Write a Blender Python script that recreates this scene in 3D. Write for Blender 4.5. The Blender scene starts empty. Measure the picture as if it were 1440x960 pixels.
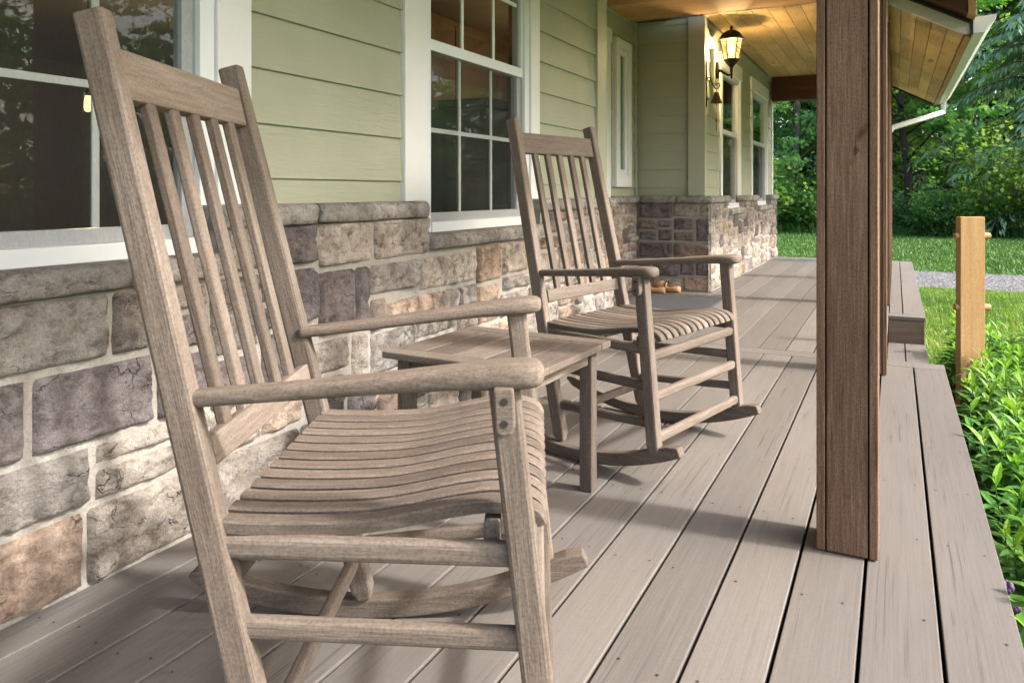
import bpy, bmesh, math, random
from math import radians as R, sin, cos, pi, sqrt
from mathutils import Vector, Matrix, noise, Euler
random.seed(7)
scene = bpy.context.scene
COL = scene.collection

# ------------------------------------------------------------------ helpers
class MB:
    """collects shapes and links them as ONE mesh object"""
    def __init__(s): s.v = []; s.f = []; s.c = []; s.m = []; s.col = (1, 1, 1); s.mi = 0
    def add(s, vs, fs, col=None, mi=None):
        n = len(s.v); col = col or s.col; mi = s.mi if mi is None else mi
        s.v += [tuple(p) for p in vs]; s.c += [col] * len(vs)
        s.f += [tuple(n + i for i in f) for f in fs]; s.m += [mi] * len(fs)
    def box(s, x0, x1, y0, y1, z0, z1, col=None, mi=None):
        vs = [(x, y, z) for z in (z0, z1) for y in (y0, y1) for x in (x0, x1)]
        s.add(vs, [(0, 2, 3, 1), (4, 5, 7, 6), (0, 1, 5, 4), (2, 6, 7, 3), (0, 4, 6, 2), (1, 3, 7, 5)], col, mi)
    def prism(s, poly, axis, a0, a1, col=None, mi=None):
        def mk(p, a):
            return {'x': (a, p[0], p[1]), 'y': (p[0], a, p[1]), 'z': (p[0], p[1], a)}[axis]
        n = len(poly); vs = [mk(p, a0) for p in poly] + [mk(p, a1) for p in poly]
        fs = [tuple(range(n))[::-1], tuple(range(n, 2 * n))] + [(i, (i + 1) % n, n + (i + 1) % n, n + i) for i in range(n)]
        s.add(vs, fs, col, mi)
    def tube(s, path, rads, seg=8, col=None, mi=None, cap=True):
        path = [Vector(p) for p in path]; vs = []; fs = []
        if not hasattr(rads, '__len__'): rads = [rads] * len(path)
        u = None
        for i, p in enumerate(path):
            t = (path[min(i + 1, len(path) - 1)] - path[max(i - 1, 0)]).normalized()
            if u is None: u = t.orthogonal().normalized()
            u = (u - t * u.dot(t))
            u = u.normalized() if u.length > 1e-6 else t.orthogonal().normalized()
            w = t.cross(u)
            for k in range(seg):
                a = 2 * pi * k / seg; vs.append(p + (u * cos(a) + w * sin(a)) * rads[i])
        for i in range(len(path) - 1):
            for k in range(seg):
                k2 = (k + 1) % seg
                fs.append((i * seg + k, i * seg + k2, (i + 1) * seg + k2, (i + 1) * seg + k))
        if cap: fs += [tuple(range(seg))[::-1], tuple(range((len(path) - 1) * seg, len(path) * seg))]
        s.add(vs, fs, col, mi)
    def lathe(s, prof, o, seg=16, ang0=0, col=None, mi=None):
        vs = []; fs = []
        for r, z in prof:
            for k in range(seg):
                a = ang0 + 2 * pi * k / seg; vs.append((o[0] + r * cos(a), o[1] + r * sin(a), o[2] + z))
        for i in range(len(prof) - 1):
            for k in range(seg):
                k2 = (k + 1) % seg
                fs.append((i * seg + k, i * seg + k2, (i + 1) * seg + k2, (i + 1) * seg + k))
        fs += [tuple(range(seg))[::-1], tuple(range((len(prof) - 1) * seg, len(prof) * seg))]
        s.add(vs, fs, col, mi)
    def loft(s, st, seg=14, p=2.6, col=None):
        """st: list of (x,y,z,halfwidth_y,halfheight_z) stations along x; rounded section"""
        vs = []; fs = []
        for x, y, z, a, b in st:
            for k in range(seg):
                t = 2 * pi * (k + .5) / seg; ct, sn = cos(t), sin(t)
                vs.append((x, y + a * math.copysign(abs(ct) ** (2 / p), ct), z + b * math.copysign(abs(sn) ** (2 / p), sn)))
        for i in range(len(st) - 1):
            for k in range(seg):
                k2 = (k + 1) % seg
                fs.append((i * seg + k, i * seg + k2, (i + 1) * seg + k2, (i + 1) * seg + k))
        fs += [tuple(range(seg))[::-1], tuple(range((len(st) - 1) * seg, len(st) * seg))]
        s.add(vs, fs, col)
    def build(s, name, mats, parent=None, smooth=False, bevel=0, seg=2, fix=False):
        me = bpy.data.meshes.new(name); me.from_pydata(s.v, [], s.f)
        for m in (mats if isinstance(mats, (list, tuple)) else [mats]): me.materials.append(m)
        at = me.color_attributes.new('Col', 'FLOAT_COLOR', 'POINT')
        flat = []
        for c in s.c: flat += [c[0], c[1], c[2], 1.0]
        at.data.foreach_set('color', flat)
        me.polygons.foreach_set('material_index', s.m)
        if fix:
            bm = bmesh.new(); bm.from_mesh(me); bmesh.ops.recalc_face_normals(bm, faces=bm.faces); bm.to_mesh(me); bm.free()
        if smooth: me.polygons.foreach_set('use_smooth', [True] * len(me.polygons))
        me.update()
        o = bpy.data.objects.new(name, me); COL.objects.link(o)
        if parent: o.parent = parent
        if bevel:
            b = o.modifiers.new('Bevel', 'BEVEL'); b.width = bevel; b.segments = seg; b.limit_method = 'ANGLE'; b.angle_limit = R(40)
            for p in me.polygons: p.use_smooth = False
        return o

def tag(o, label=None, cat=None, group=None, kind=None):
    if label: o['label'] = label
    if cat: o['category'] = cat
    if group: o['group'] = group
    if kind: o['kind'] = kind
    return o
def thing(name, loc=(0, 0, 0), rz=0, label=None, cat=None, group=None):
    o = bpy.data.objects.new(name, None); COL.objects.link(o); o.location = loc; o.rotation_euler = (0, 0, rz)
    o.empty_display_size = .1
    return tag(o, label, cat, group)
def copy_tree(o, parent=None):
    c = o.copy(); COL.objects.link(c)
    if parent: c.parent = parent
    for ch in list(o.children): copy_tree(ch, c)
    return c
def bar(name, p0, p1, wy, hz, mat, parent, up=(0, 0, 1), bevel=.004, seg=2, taper=None):
    """a bar from p0 to p1 with its own frame: local X runs along the grain"""
    p0, p1 = Vector(p0), Vector(p1); d = p1 - p0; L = d.length; x = d.normalized(); up = Vector(up)
    y = up.cross(x).normalized(); z = x.cross(y)
    b = MB()
    if taper:   # list of (t, scale) sections
        for (t0, s0), (t1, s1) in zip(taper[:-1], taper[1:]):
            pass
        n = 4; vs = []; fs = []
        for t, s0 in taper:
            X = -L / 2 + L * t
            vs += [(X, -wy / 2 * s0, -hz / 2 * s0), (X, wy / 2 * s0, -hz / 2 * s0), (X, wy / 2 * s0, hz / 2 * s0), (X, -wy / 2 * s0, hz / 2 * s0)]
        for i in range(len(taper) - 1):
            for k in range(4): fs.append((i * 4 + k, i * 4 + (k + 1) % 4, i * 4 + 4 + (k + 1) % 4, i * 4 + 4 + k))
        fs += [(3, 2, 1, 0), tuple(len(taper) * 4 - 4 + k for k in range(4))]
        b.add(vs, fs)
    else: b.box(-L / 2, L / 2, -wy / 2, wy / 2, -hz / 2, hz / 2)
    o = b.build(name, mat, parent, bevel=bevel, seg=seg, fix=True)
    M = Matrix((x, y, z)).transposed().to_4x4(); M.translation = (p0 + p1) / 2
    o.matrix_local = M
    return o

# ------------------------------------------------------------------ materials
class NT:
    def __init__(s, name):
        s.m = bpy.data.materials.new(name); s.m.use_nodes = True; s.t = s.m.node_tree; s.n = s.t.nodes; s.l = s.t.links
        s.n.clear(); s.out = s.n.new('ShaderNodeOutputMaterial')
    def node(s, typ, ins=None, **kw):
        n = s.n.new(typ)
        for k, v in kw.items(): setattr(n, k, v)
        for k, v in (ins or {}).items():
            if isinstance(v, bpy.types.NodeSocket): s.l.new(v, n.inputs[k])
            else: n.inputs[k].default_value = v
        return n
    def coord(s, kind='Object'): return s.node('ShaderNodeTexCoord').outputs[kind]
    def mapping(s, vec, scale=(1, 1, 1), loc=None):
        m = s.node('ShaderNodeMapping', {'Vector': vec, 'Scale': scale})
        if loc is not None:
            if isinstance(loc, bpy.types.NodeSocket): s.l.new(loc, m.inputs['Location'])
            else: m.inputs['Location'].default_value = loc
        return m.outputs[0]
    def noise(s, vec, scale=5, detail=5, rough=.6, dist=0):
        return s.node('ShaderNodeTexNoise', {'Vector': vec, 'Scale': scale, 'Detail': detail, 'Roughness': rough, 'Distortion': dist}).outputs['Fac']
    def ramp(s, fac, stops):
        r = s.node('ShaderNodeValToRGB', {'Fac': fac}); e = r.color_ramp.elements
        while len(e) < len(stops): e.new(.5)
        for i, (p, c) in enumerate(stops):
            e[i].position = p; e[i].color = (c, c, c, 1) if not hasattr(c, '__len__') else (*c[:3], 1)
        return r.outputs[0]
    def mix(s, a, b, fac, mode='MIX'):
        m = s.node('ShaderNodeMix', data_type='RGBA', blend_type=mode); m.clamp_factor = True
        for sock, v in ((m.inputs[0], fac), (m.inputs[6], a), (m.inputs[7], b)):
            if isinstance(v, bpy.types.NodeSocket): s.l.new(v, sock)
            else: sock.default_value = v if not hasattr(v, '__len__') else (*v[:3], 1)
        return m.outputs[2]
    def math(s, op, a, b=0.0):
        m = s.node('ShaderNodeMath', operation=op)
        for i, v in enumerate((a, b)):
            if isinstance(v, bpy.types.NodeSocket): s.l.new(v, m.inputs[i])
            else: m.inputs[i].default_value = v
        return m.outputs[0]
    def bump(s, h, strength=.3, dist=.01, normal=None):
        b = s.node('ShaderNodeBump', {'Height': h, 'Strength': strength, 'Distance': dist})
        if normal is not None: s.l.new(normal, b.inputs['Normal'])
        return b.outputs[0]
    def attr(s, name='Col'): return s.node('ShaderNodeVertexColor', layer_name=name).outputs[0]
    def bsdf(s, color, rough=.6, normal=None, spec=.4, metal=0.0, **kw):
        ins = {'Base Color': color if isinstance(color, bpy.types.NodeSocket) else (*color[:3], 1), 'Roughness': rough, 'Specular IOR Level': spec, 'Metallic': metal}
        if normal is not None: ins['Normal'] = normal
        ins.update(kw)
        b = s.node('ShaderNodeBsdfPrincipled', ins); s.l.new(b.outputs[0], s.out.inputs[0]); return b

def wood(name, dark, mid, light, axis=0, fine=160, blotch=5, rough=.75, bump=.25, knots=0, attr=False, streak=None, dirt=None, stretch=.05, contrast=(.3, .5, .7), speck=.8, tone=0):
    t = NT(name); co = t.coord()
    if attr: rnd = t.math('MULTIPLY', t.node('ShaderNodeSeparateColor', {0: t.attr()}).outputs[0], 37.0)
    else: rnd = t.math('MULTIPLY', t.node('ShaderNodeObjectInfo').outputs['Random'], 37.0)
    loc = t.node('ShaderNodeCombineXYZ', {0: rnd, 1: rnd, 2: rnd}).outputs[0]
    sc = [1, 1, 1]; sc[axis] = stretch
    g = t.mapping(co, tuple(sc), loc); b = t.mapping(co, tuple(.5 if i != axis else .12 for i in range(3)), loc); iso = t.mapping(co, (1, 1, 1), loc)
    n1 = t.noise(g, fine * .35, 6, .65, .4); n2 = t.noise(b, blotch * 2, 4, .6); n3 = t.noise(g, fine, 3, .7); n4 = t.noise(iso, 220, 2, .6)
    f = t.math('ADD', t.math('MULTIPLY', n1, .45), t.math('ADD', t.math('MULTIPLY', n2, .35), t.math('MULTIPLY', n3, .2)))
    c = t.ramp(f, [(contrast[0], dark), (contrast[1], mid), (contrast[2], light)])
    c = t.mix(c, t.mix(c, (.6, .6, .6), 1.0, 'MULTIPLY'), t.ramp(n4, [(.35, speck), (.6, 0)]))
    if streak:
        n5 = t.noise(g, fine * .32, 4, .6, .5)
        msk = t.math('MULTIPLY', t.ramp(n5, [(.57, 0), (.66, 1)]), t.ramp(t.noise(t.mapping(co, (1, .12, 1), loc), 11.0, 2, .5), [(.42, 0), (.58, 1)]))
        c = t.mix(c, streak, t.math('MULTIPLY', msk, .75))
    if knots:
        k = t.noise(t.mapping(co, tuple(.35 if i == axis else 1 for i in range(3)), loc), knots, 2, .5, .8)
        c = t.mix(c, tuple(x * .45 for x in dark), t.ramp(k, [(.69, 0), (.74, .7)]))
    if dirt: c = t.mix(c, dirt, t.ramp(t.noise(iso, 4, 5, .7), [(.55, 0), (.75, .45)]))
    if attr:
        # second and third channels carry each board's own tone
        sep = t.node('ShaderNodeSeparateColor', {0: t.attr()})
        v = t.math('ADD', .35, t.math('MULTIPLY', sep.outputs[1], .95))
        c = t.mix(c, t.node('ShaderNodeCombineColor', {0: v, 1: v, 2: v}).outputs[0], 1.0, 'MULTIPLY')
    if tone:
        v = t.math('ADD', 1 - tone / 2, t.math('MULTIPLY', t.math('FRACT', t.math('MULTIPLY', rnd, 7.31)), tone))
        c = t.mix(c, t.node('ShaderNodeCombineColor', {0: v, 1: v, 2: v}).outputs[0], 1.0, 'MULTIPLY')
    nm = t.bump(t.math('ADD', t.math('MULTIPLY', n1, .6), t.math('MULTIPLY', n3, .5)), bump, .004)
    t.bsdf(c, rough, nm, .25)
    return t.m

def paint(name, col, rough=.45, var=.12, grain=None, bump=.08):
    t = NT(name); co = t.coord()
    n = t.noise(co, 3, 6, .6)
    c = t.mix(col, tuple(x * (1 - var) for x in col), t.ramp(n, [(.35, 0), (.7, 1)]))
    if grain is not None:
        sc = [8, 8, 8]; sc[grain] = .9; sc[2] = 1.0 if grain == 2 else 9
        g = t.noise(t.mapping(co, tuple(sc)), 7, 6, .65, 1.2); nm = t.bump(g, bump * 4, .006)
    else: nm = t.bump(t.noise(co, 90, 3), bump, .003)
    t.bsdf(c, rough, nm, .4); return t.m

def simple(name, col, rough=.5, metal=0.0, spec=.4, bump=.1, scale=60, var=.25):
    t = NT(name); co = t.coord(); n = t.noise(co, scale, 5)
    c = t.mix(col, tuple(x * (1 - var) for x in col), n)
    t.bsdf(c, rough, t.bump(n, bump, .004), spec, metal); return t.m

M = {}
M['teak'] = wood('weathered_teak', (.072, .052, .039), (.158, .124, .098), (.272, .229, .194), 0, 300, 4, .75, .45, dirt=(.085, .066, .054), stretch=.07, speck=.7, contrast=(.27, .5, .73), tone=.5)
M['deck'] = wood('deck_composite', (.118, .104, .092), (.147, .131, .117), (.179, .161, .146), 1, 420, 3, .6, .22, attr=True, streak=(.068, .060, .057), stretch=.02, contrast=(.3, .5, .72), speck=.22)
M['screw'] = simple('screw_hole', (.03, .025, .02), .8)
M['gap'] = simple('deck_frame_wood', (.06, .045, .035), .9)
M['post'] = wood('stained_post_wood', (.085, .045, .027), (.185, .108, .067), (.30, .195, .13), 2, 420, 5, .85, .7, knots=15, attr=True, stretch=.035, streak=(.055, .038, .028), contrast=(.34, .5, .66))
M['cedar'] = wood('fresh_cedar', (.30, .16, .06), (.40, .235, .095), (.48, .31, .145), 2, 90, 4, .6, .2, knots=15, stretch=.05)
M['plank'] = wood('ceiling_plank', (.48, .29, .105), (.72, .49, .21), (.84, .64, .33), 1, 160, 4, .75, .2, knots=12, attr=True, stretch=.08)
M['plankx'] = wood('ceiling_plank_orange', (.45, .22, .08), (.60, .33, .13), (.70, .43, .19), 0, 130, 4, .75, .2, knots=12, attr=True, stretch=.08)
M['beam'] = wood('dark_beam', (.05, .018, .010), (.085, .032, .017), (.12, .05, .028), 0, 90, 4, .6, .2)
M['header'] = wood('header_timber', (.30, .16, .07), (.42, .25, .11), (.52, .33, .16), 1, 90, 4, .6, .2, knots=4)
M['barge'] = wood('pale_barge_board', (.55, .46, .41), (.72, .64, .60), (.80, .75, .72), 0, 80, 5, .6, .2, knots=5)
M['fascia'] = wood('deck_fascia', (.13, .085, .06), (.20, .14, .105), (.30, .23, .18), 0, 80, 5, .8, .3, knots=5)
M['siding'] = paint('olive_siding', (.40, .41, .30), .55, .1, 1, .10)
M['sidingx'] = paint('olive_siding_return', (.40, .41, .30), .55, .1, 0, .10)
M['trimgreen'] = paint('olive_trim', (.43, .435, .32), .5, .06, 2, .05)
M['white'] = paint('white_trim', (.80, .80, .79), .45, .06, 2, .03)
M['vinyl'] = paint('white_vinyl', (.78, .80, .81), .3, .04)
M['muntin'] = paint('muntin_white', (.80, .86, .82), .4, .04)
M['gutter'] = paint('white_gutter', (.74, .74, .70), .35, .05)
M['flash'] = simple('black_flashing', (.02, .02, .022), .35)
M['roofing'] = simple('roof_shingle', (.07, .065, .06), .9, scale=30)
M['iron'] = simple('black_iron', (.022, .019, .017), .45, .6)
M['bell'] = simple('bronze_bell', (.13, .075, .045), .5, .6, scale=40)
M['blocky'] = paint('lamp_mount', (.36, .36, .2), .5)
M['cord'] = simple('cord', (.12, .08, .06), .9)
M['clog'] = wood('clog_wood', (.38, .20, .09), (.47, .27, .13), (.54, .34, .18), 0, 50, 6, .45, .05, stretch=.2)
M['leather'] = simple('leather_strap', (.10, .05, .025), .6)
M['soil'] = simple('garden_soil', (.045, .032, .022), .95, scale=25, bump=.6)
M['iwall'] = simple('interior_paint', (.20, .17, .13), .8)
M['ifloor'] = wood('interior_floor', (.10, .05, .025), (.17, .09, .045), (.22, .13, .07), 1, 60, 4, .4, .05)
M['cab'] = wood('kitchen_cabinet', (.20, .125, .075), (.28, .185, .12), (.34, .24, .16), 2, 60, 4, .5, .05)
M['hutch'] = simple('dark_hutch', (.02, .018, .017), .5)
M['bark'] = wood('bark', (.05, .042, .036), (.10, .085, .07), (.16, .145, .125), 2, 12, 2, .95, .8, stretch=.2)
M['barkd'] = wood('dark_bark', (.03, .022, .018), (.06, .045, .035), (.10, .08, .065), 2, 12, 2, .95, .8, stretch=.2)

def mat_stone():
    t = NT('stone_veneer'); co = t.coord(); a = t.attr()
    n1 = t.noise(co, 8, 8, .65, .2); n2 = t.noise(t.mapping(co, (1, 1, 1.25)), 24, 7, .72, .25); n3 = t.noise(co, 150, 3, .7)
    c = t.mix(t.mix(a, (.52, .50, .48), 1, 'MULTIPLY'), t.mix(a, (1.28, 1.26, 1.23), 1, 'MULTIPLY'), t.ramp(n1, [(.3, 0), (.7, 1)]))
    c = t.mix(c, (.36, .26, .19), t.ramp(t.noise(co, 5, 4, .6), [(.58, 0), (.78, .35)]))
    c = t.mix(c, t.mix(c, (.55, .52, .5), 1, 'MULTIPLY'), t.ramp(n2, [(.36, 1), (.52, 0)]))
    c = t.mix(c, (.48, .45, .42), t.ramp(t.noise(co, 55, 6, .75), [(.62, 0), (.76, .4)]))
    c = t.mix(c, t.mix(c, (.7, .7, .7), 1, 'MULTIPLY'), t.ramp(n3, [(.35, .8), (.6, 0)]))
    w = t.noise(t.mapping(co, (1, 1, 1.8)), 6, 5, .6)
    cr = t.node('ShaderNodeTexVoronoi', {'Vector': t.mix(t.mapping(co, (1, 1, 2.0)), t.node('ShaderNodeTexNoise', {'Vector': co, 'Scale': 7, 'Detail': 5}).outputs['Color'], .35), 'Scale': 6.5}, feature='DISTANCE_TO_EDGE').outputs[0]
    crack = t.math('MULTIPLY', t.ramp(cr, [(.0, 1), (.018, 0)]), t.ramp(w, [(.5, 0), (.58, 1)]))
    c = t.mix(c, (.05, .042, .04), t.math('MULTIPLY', crack, .45))
    h = t.math('SUBTRACT', t.math('ADD', t.math('MULTIPLY', n2, .7), t.math('MULTIPLY', n3, .22)), t.math('MULTIPLY', crack, .6))
    t.bsdf(c, .9, t.bump(t.math('ADD', h, t.math('MULTIPLY', t.noise(co, 90, 6, .75), .5)), 1.0, .016), .15); return t.m
M['stone'] = mat_stone()
def mat_mortar():
    t = NT('mortar'); co = t.coord(); n = t.noise(co, 120, 5, .7); b = t.noise(co, 6, 4)
    c = t.mix(t.ramp(b, [(.3, (.30, .275, .24)), (.7, (.37, .345, .31))]), (.22, .20, .175), t.ramp(n, [(.3, .7), (.58, 0)]))
    t.bsdf(c, .95, t.bump(n, .6, .006), .1); return t.m
M['mortar'] = mat_mortar()
def mat_glass():
    t = NT('window_glass'); fr = t.math('MULTIPLY', t.math('MULTIPLY', t.node('ShaderNodeFresnel', {'IOR': 1.55}).outputs[0], 1.0), t.math('SUBTRACT', 1.0, t.node('ShaderNodeNewGeometry').outputs['Backfacing']))
    g = t.node('ShaderNodeBsdfGlossy', {'Color': (.95, 1, .97, 1), 'Roughness': .0}); tr = t.node('ShaderNodeBsdfTransparent', {'Color': (.84, .88, .86, 1)})
    mx = t.node('ShaderNodeMixShader', {0: fr, 1: tr.outputs[0], 2: g.outputs[0]}); t.l.new(mx.outputs[0], t.out.inputs[0]); return t.m
M['glass'] = mat_glass()
def mat_screen():
    t = NT('insect_screen'); co = t.coord()
    d = t.node('ShaderNodeBsdfDiffuse', {'Color': (.065, .066, .068, 1)}); tr = t.node('ShaderNodeBsdfTransparent', {'Color': (1, 1, 1, 1)})
    n = t.noise(t.mapping(co, (1, 1, .3)), 240, 2)
    mx = t.node('ShaderNodeMixShader', {0: t.math('ADD', .12, t.math('MULTIPLY', n, .13)), 1: tr.outputs[0], 2: d.outputs[0]}); t.l.new(mx.outputs[0], t.out.inputs[0]); return t.m
M['screen'] = mat_screen()
def mat_amber():
    t = NT('lantern_glass'); fr = t.math('MULTIPLY', t.node('ShaderNodeFresnel', {'IOR': 1.5}).outputs[0], t.math('SUBTRACT', 1.0, t.node('ShaderNodeNewGeometry').outputs['Backfacing']))
    g = t.node('ShaderNodeBsdfGlossy', {'Roughness': .05}); tr = t.node('ShaderNodeBsdfTransparent', {'Color': (1, .88, .68, 1)})
    tl = t.node('ShaderNodeBsdfTranslucent', {'Color': (.9, .68, .38, 1)})
    m1 = t.node('ShaderNodeMixShader', {0: .05, 1: tr.outputs[0], 2: tl.outputs[0]})
    mx = t.node('ShaderNodeMixShader', {0: fr, 1: m1.outputs[0], 2: g.outputs[0]}); t.l.new(mx.outputs[0], t.out.inputs[0]); return t.m
M['amber'] = mat_amber()
def mat_emit(name, col, st):
    t = NT(name); e = t.node('ShaderNodeEmission', {'Color': (*col, 1), 'Strength': st}); t.l.new(e.outputs[0], t.out.inputs[0]); return t.m
M['bulb'] = mat_emit('glowing_bulb', (1, .62, .25), 9)
M['pend'] = mat_emit('glowing_pendant', (1, .58, .26), 1.0)
def mat_leaf(name, cols, trans=.5, rough=.5):
    t = NT(name); a = t.node('ShaderNodeSeparateColor', {0: t.attr()}).outputs[0]
    c = t.ramp(a, [(i / (len(cols) - 1), cc) for i, cc in enumerate(cols)])
    rn = t.node('ShaderNodeObjectInfo').outputs['Random']
    hs = t.node('ShaderNodeHueSaturation', {'Color': c, 'Value': t.math('ADD', .8, t.math('MULTIPLY', rn, .4)), 'Hue': t.math('ADD', .49, t.math('MULTIPLY', rn, .02))}).outputs[0]
    b = t.node('ShaderNodeBsdfPrincipled', {'Base Color': hs, 'Roughness': rough, 'Specular IOR Level': .35})
    tl = t.node('ShaderNodeBsdfTranslucent', {'Color': t.mix(hs, (1.25, 1.25, .6), 1, 'MULTIPLY')})
    mx = t.node('ShaderNodeMixShader', {0: trans, 1: b.outputs[0], 2: tl.outputs[0]}); t.l.new(mx.outputs[0], t.out.inputs[0]); return t.m
M['maple'] = mat_leaf('maple_leaf', [(00.072, 00.174, 00.044), (00.133, 00.306, 00.072), (00.245, 00.469, 00.102), (00.490, 00.600, 00.102)])
M['birch'] = mat_leaf('light_leaf', [(.09, .21, .06), (.15, .32, .09), (.24, .44, .12), (.32, .50, .13)])
M['cedarleaf'] = mat_leaf('cedar_spray', [(00.061, 00.143, 00.072), (00.112, 00.224, 00.112), (00.194, 00.326, 00.184), (00.265, 00.408, 00.235)], .2)
M['bush'] = mat_leaf('bush_leaf', [(.07, .15, .03), (.13, .25, .045), (.20, .35, .06), (.27, .42, .07)])
M['fern'] = mat_leaf('fern_leaf', [(00.061, 00.143, 00.041), (00.102, 00.224, 00.061), (00.163, 00.306, 00.082)])
M['perennial'] = mat_leaf('perennial_leaf', [(.03, .09, .02), (.06, .165, .03), (.11, .27, .035), (.23, .42, .04)], .4, .5)
M['blade'] = mat_leaf('grass_blade', [(000.064, 000.140, 000.022), (000.118, 000.215, 000.032), (000.205, 000.301, 000.048), (000.323, 000.366, 000.097)], .35)
M['bladef'] = mat_leaf('far_grass_blade', [(00.037, 00.103, 00.019), (00.066, 00.150, 00.026), (00.103, 00.197, 00.033)], .3)
M['petal'] = simple('purple_petal', (.09, .045, .11), .6)
M['broad'] = mat_leaf('broad_leaf', [(.10, .25, .03), (.16, .33, .05)], .4, .35)
def mat_ground(name, cols, scale, bump=.5):
    t = NT(name); co = t.coord(); n = t.noise(co, scale, 8, .7); n2 = t.noise(co, scale * .08, 4)
    c = t.ramp(t.math('ADD', t.math('MULTIPLY', n, .6), t.math('MULTIPLY', n2, .4)), [(.3, cols[0]), (.5, cols[1]), (.7, cols[2])])
    t.bsdf(c, .95, t.bump(n, bump, .03), .1); return t.m
M['lawn'] = mat_ground('lawn_ground', [(.03, .06, .012), (.05, .10, .018), (.08, .135, .028)], 30)
M['floorforest'] = mat_ground('forest_floor', [(.02, .025, .012), (.04, .045, .022), (.07, .06, .035)], 8)
def mat_gravel():
    t = NT('gravel'); co = t.coord(); v = t.node('ShaderNodeTexVoronoi', {'Vector': co, 'Scale': 30}); n = t.noise(co, 1.2, 5)
    c = t.mix(t.ramp(t.node('ShaderNodeSeparateColor', {0: v.outputs['Color']}).outputs[0], [(0, (.07, .068, .068)), (.6, (.15, .147, .147)), (1, (.29, .28, .275))]), (.17, .16, .14), t.ramp(n, [(.45, 0), (.7, .6)]))
    t.bsdf(c, .95, t.bump(v.outputs['Distance'], 1, .03), .1); return t.m
M['gravel'] = mat_gravel()
def mat_mat():
    t = NT('ribbed_mat'); co = t.coord(); w = t.node('ShaderNodeTexWave', {'Vector': co, 'Scale': 22, 'Distortion': 3, 'Detail': 3}).outputs['Fac']
    n = t.noise(co, 90, 4)
    c = t.mix(t.ramp(w, [(.2, (.03, .03, .031)), (.7, (.085, .085, .087))]), (.12, .12, .12), t.ramp(n, [(.55, 0), (.7, .5)]))
    t.bsdf(c, .9, t.bump(w, .8, .01), .15); return t.m
M['mat'] = mat_mat()

# ------------------------------------------------------------------ ground
GZ = -.45
def sheet(name, x0, x1, y0, y1, z, mat, sub=1):
    b = MB(); b.add([(x0, y0, z), (x1, y0, z), (x1, y1, z), (x0, y1, z)], [(0, 1, 2, 3)])
    return tag(b.build(name, mat), kind='structure')
def lawn_edge(): pass
sheet('ground', -150, 150, -120, 200, GZ, M['lawn'])
b = MB()
n = 60; vs = []
for i in range(n + 1):
    x = -30 + 60 * i / n
    vs += [(x, 11.9 + .18 * noise.noise((x * .7, 0, 3)) + .05 * noise.noise((x * 4, 0, 1)), GZ + .006), (x, 14.45 + .2 * noise.noise((x * .6, 5, 3)) + .05 * noise.noise((x * 4, 3, 1)), GZ + .006)]
b.add(vs, [(2 * i, 2 * i + 2, 2 * i + 3, 2 * i + 1) for i in range(n)])
tag(b.build('gravel_drive', M['gravel']), kind='structure')
sheet('forest_floor', -60, 60, 27.2, 90, GZ + .004, M['floorforest'])
sheet('garden_bed', .2, 1.5, -2, 6.4, GZ + .008, M['soil'])

# ------------------------------------------------------------------ deck
P0, PITCH, GAP = .0773, .1447, .0075
def deck_section(b, y0, y1, xmin, xmax, shift=0.0, screws=True, joist0=.12):
    k = 2; x1 = P0 + PITCH + GAP / 2 - GAP / 2 + shift
    xr = .2225 + shift
    while xr > xmin + .02:
        xl = max(xr - (PITCH - GAP), xmin)
        if xl < xmax:
            b.box(xl, min(xr, xmax), y0, y1, -.026, 0, (random.random(), random.uniform(.56, .80), random.random()), 0)
            if screws:
                y = y0 + joist0
                while y < y1:
                    for xx in (xl + .026, xr - .03):
                        if xx < xmax - .01 and xx > xl + .005 and random.random() < .93:
                            cx, cy = xx + random.uniform(-.006, .006), y + random.uniform(-.012, .012); r = random.uniform(.0024, .0034)
                            b.add([(cx + r * cos(a * pi / 4), cy + r * sin(a * pi / 4), .0012) for a in range(8)], [tuple(range(8))], None, 1)
                    y += .405
        xr -= PITCH
deck = MB()
NE, FS, FE = 4.30, 6.03, 10.85          # near deck end, far side of the stair notch, far end
deck_section(deck, -1.6, NE, -1.615, .2225)
deck.box(-1.615, .2225, NE + .006, NE + .136, -.026, 0, (.3, .7, 0), 0)
deck_section(deck, NE + .142, FE - .14, -2.2, -.045, -.052, True)
deck_section(deck, FS + .145, FE - .14, -.045 + .0075, .190, .19 - .2225)
deck.box(-.045, .190, FS, FS + .138, -.026, .0, (.5, .72, 0), 0)
deck.box(-1.5, .190, FE - .133, FE, -.026, 0, (.8, .72, 0), 0)
dk = deck.build('deck', [M['deck'], M['screw']], bevel=.0022); tag(dk, kind='structure')
b = MB()
b.box(-2.3, .195, -1.58, NE + .13, -.30, -.06); b.box(-2.3, -.06, NE + .13, FE - .03, -.30, -.06); b.box(-.06, .165, FS + .03, FE - .03, -.30, -.06)
tag(b.build('deck_joists', M['gap']), kind='structure')
b = MB()
b.box(.195, .2175, -1.58, NE + .13, -.44, -.03, mi=0); b.box(-.045, .165, FS + .005, FS + .03, -.235, -.03); b.box(.165, .185, FS + .005, FE - .03, -.44, -.03)
b.box(-.06, .2175, NE + .105, NE + .13, -.44, -.03)
tag(b.build('deck_fascia', M['fascia'], bevel=.002), kind='structure')
b = MB()
b.box(-.045, .0555, NE + .2, FS - .002, -.215, -.19, (.2, .7, 0)); b.box(.063, .19, NE + .2, FS - .002, -.215, -.19, (.7, .7, 0))
st = b.build('step_tread', M['deck'], bevel=.003); tag(st, kind='structure')
b = MB(); b.box(-.06, .175, NE + .22, FS - .02, -.44, -.216)
tag(b.build('step_riser', M['fascia'], bevel=.002), kind='structure')

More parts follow.
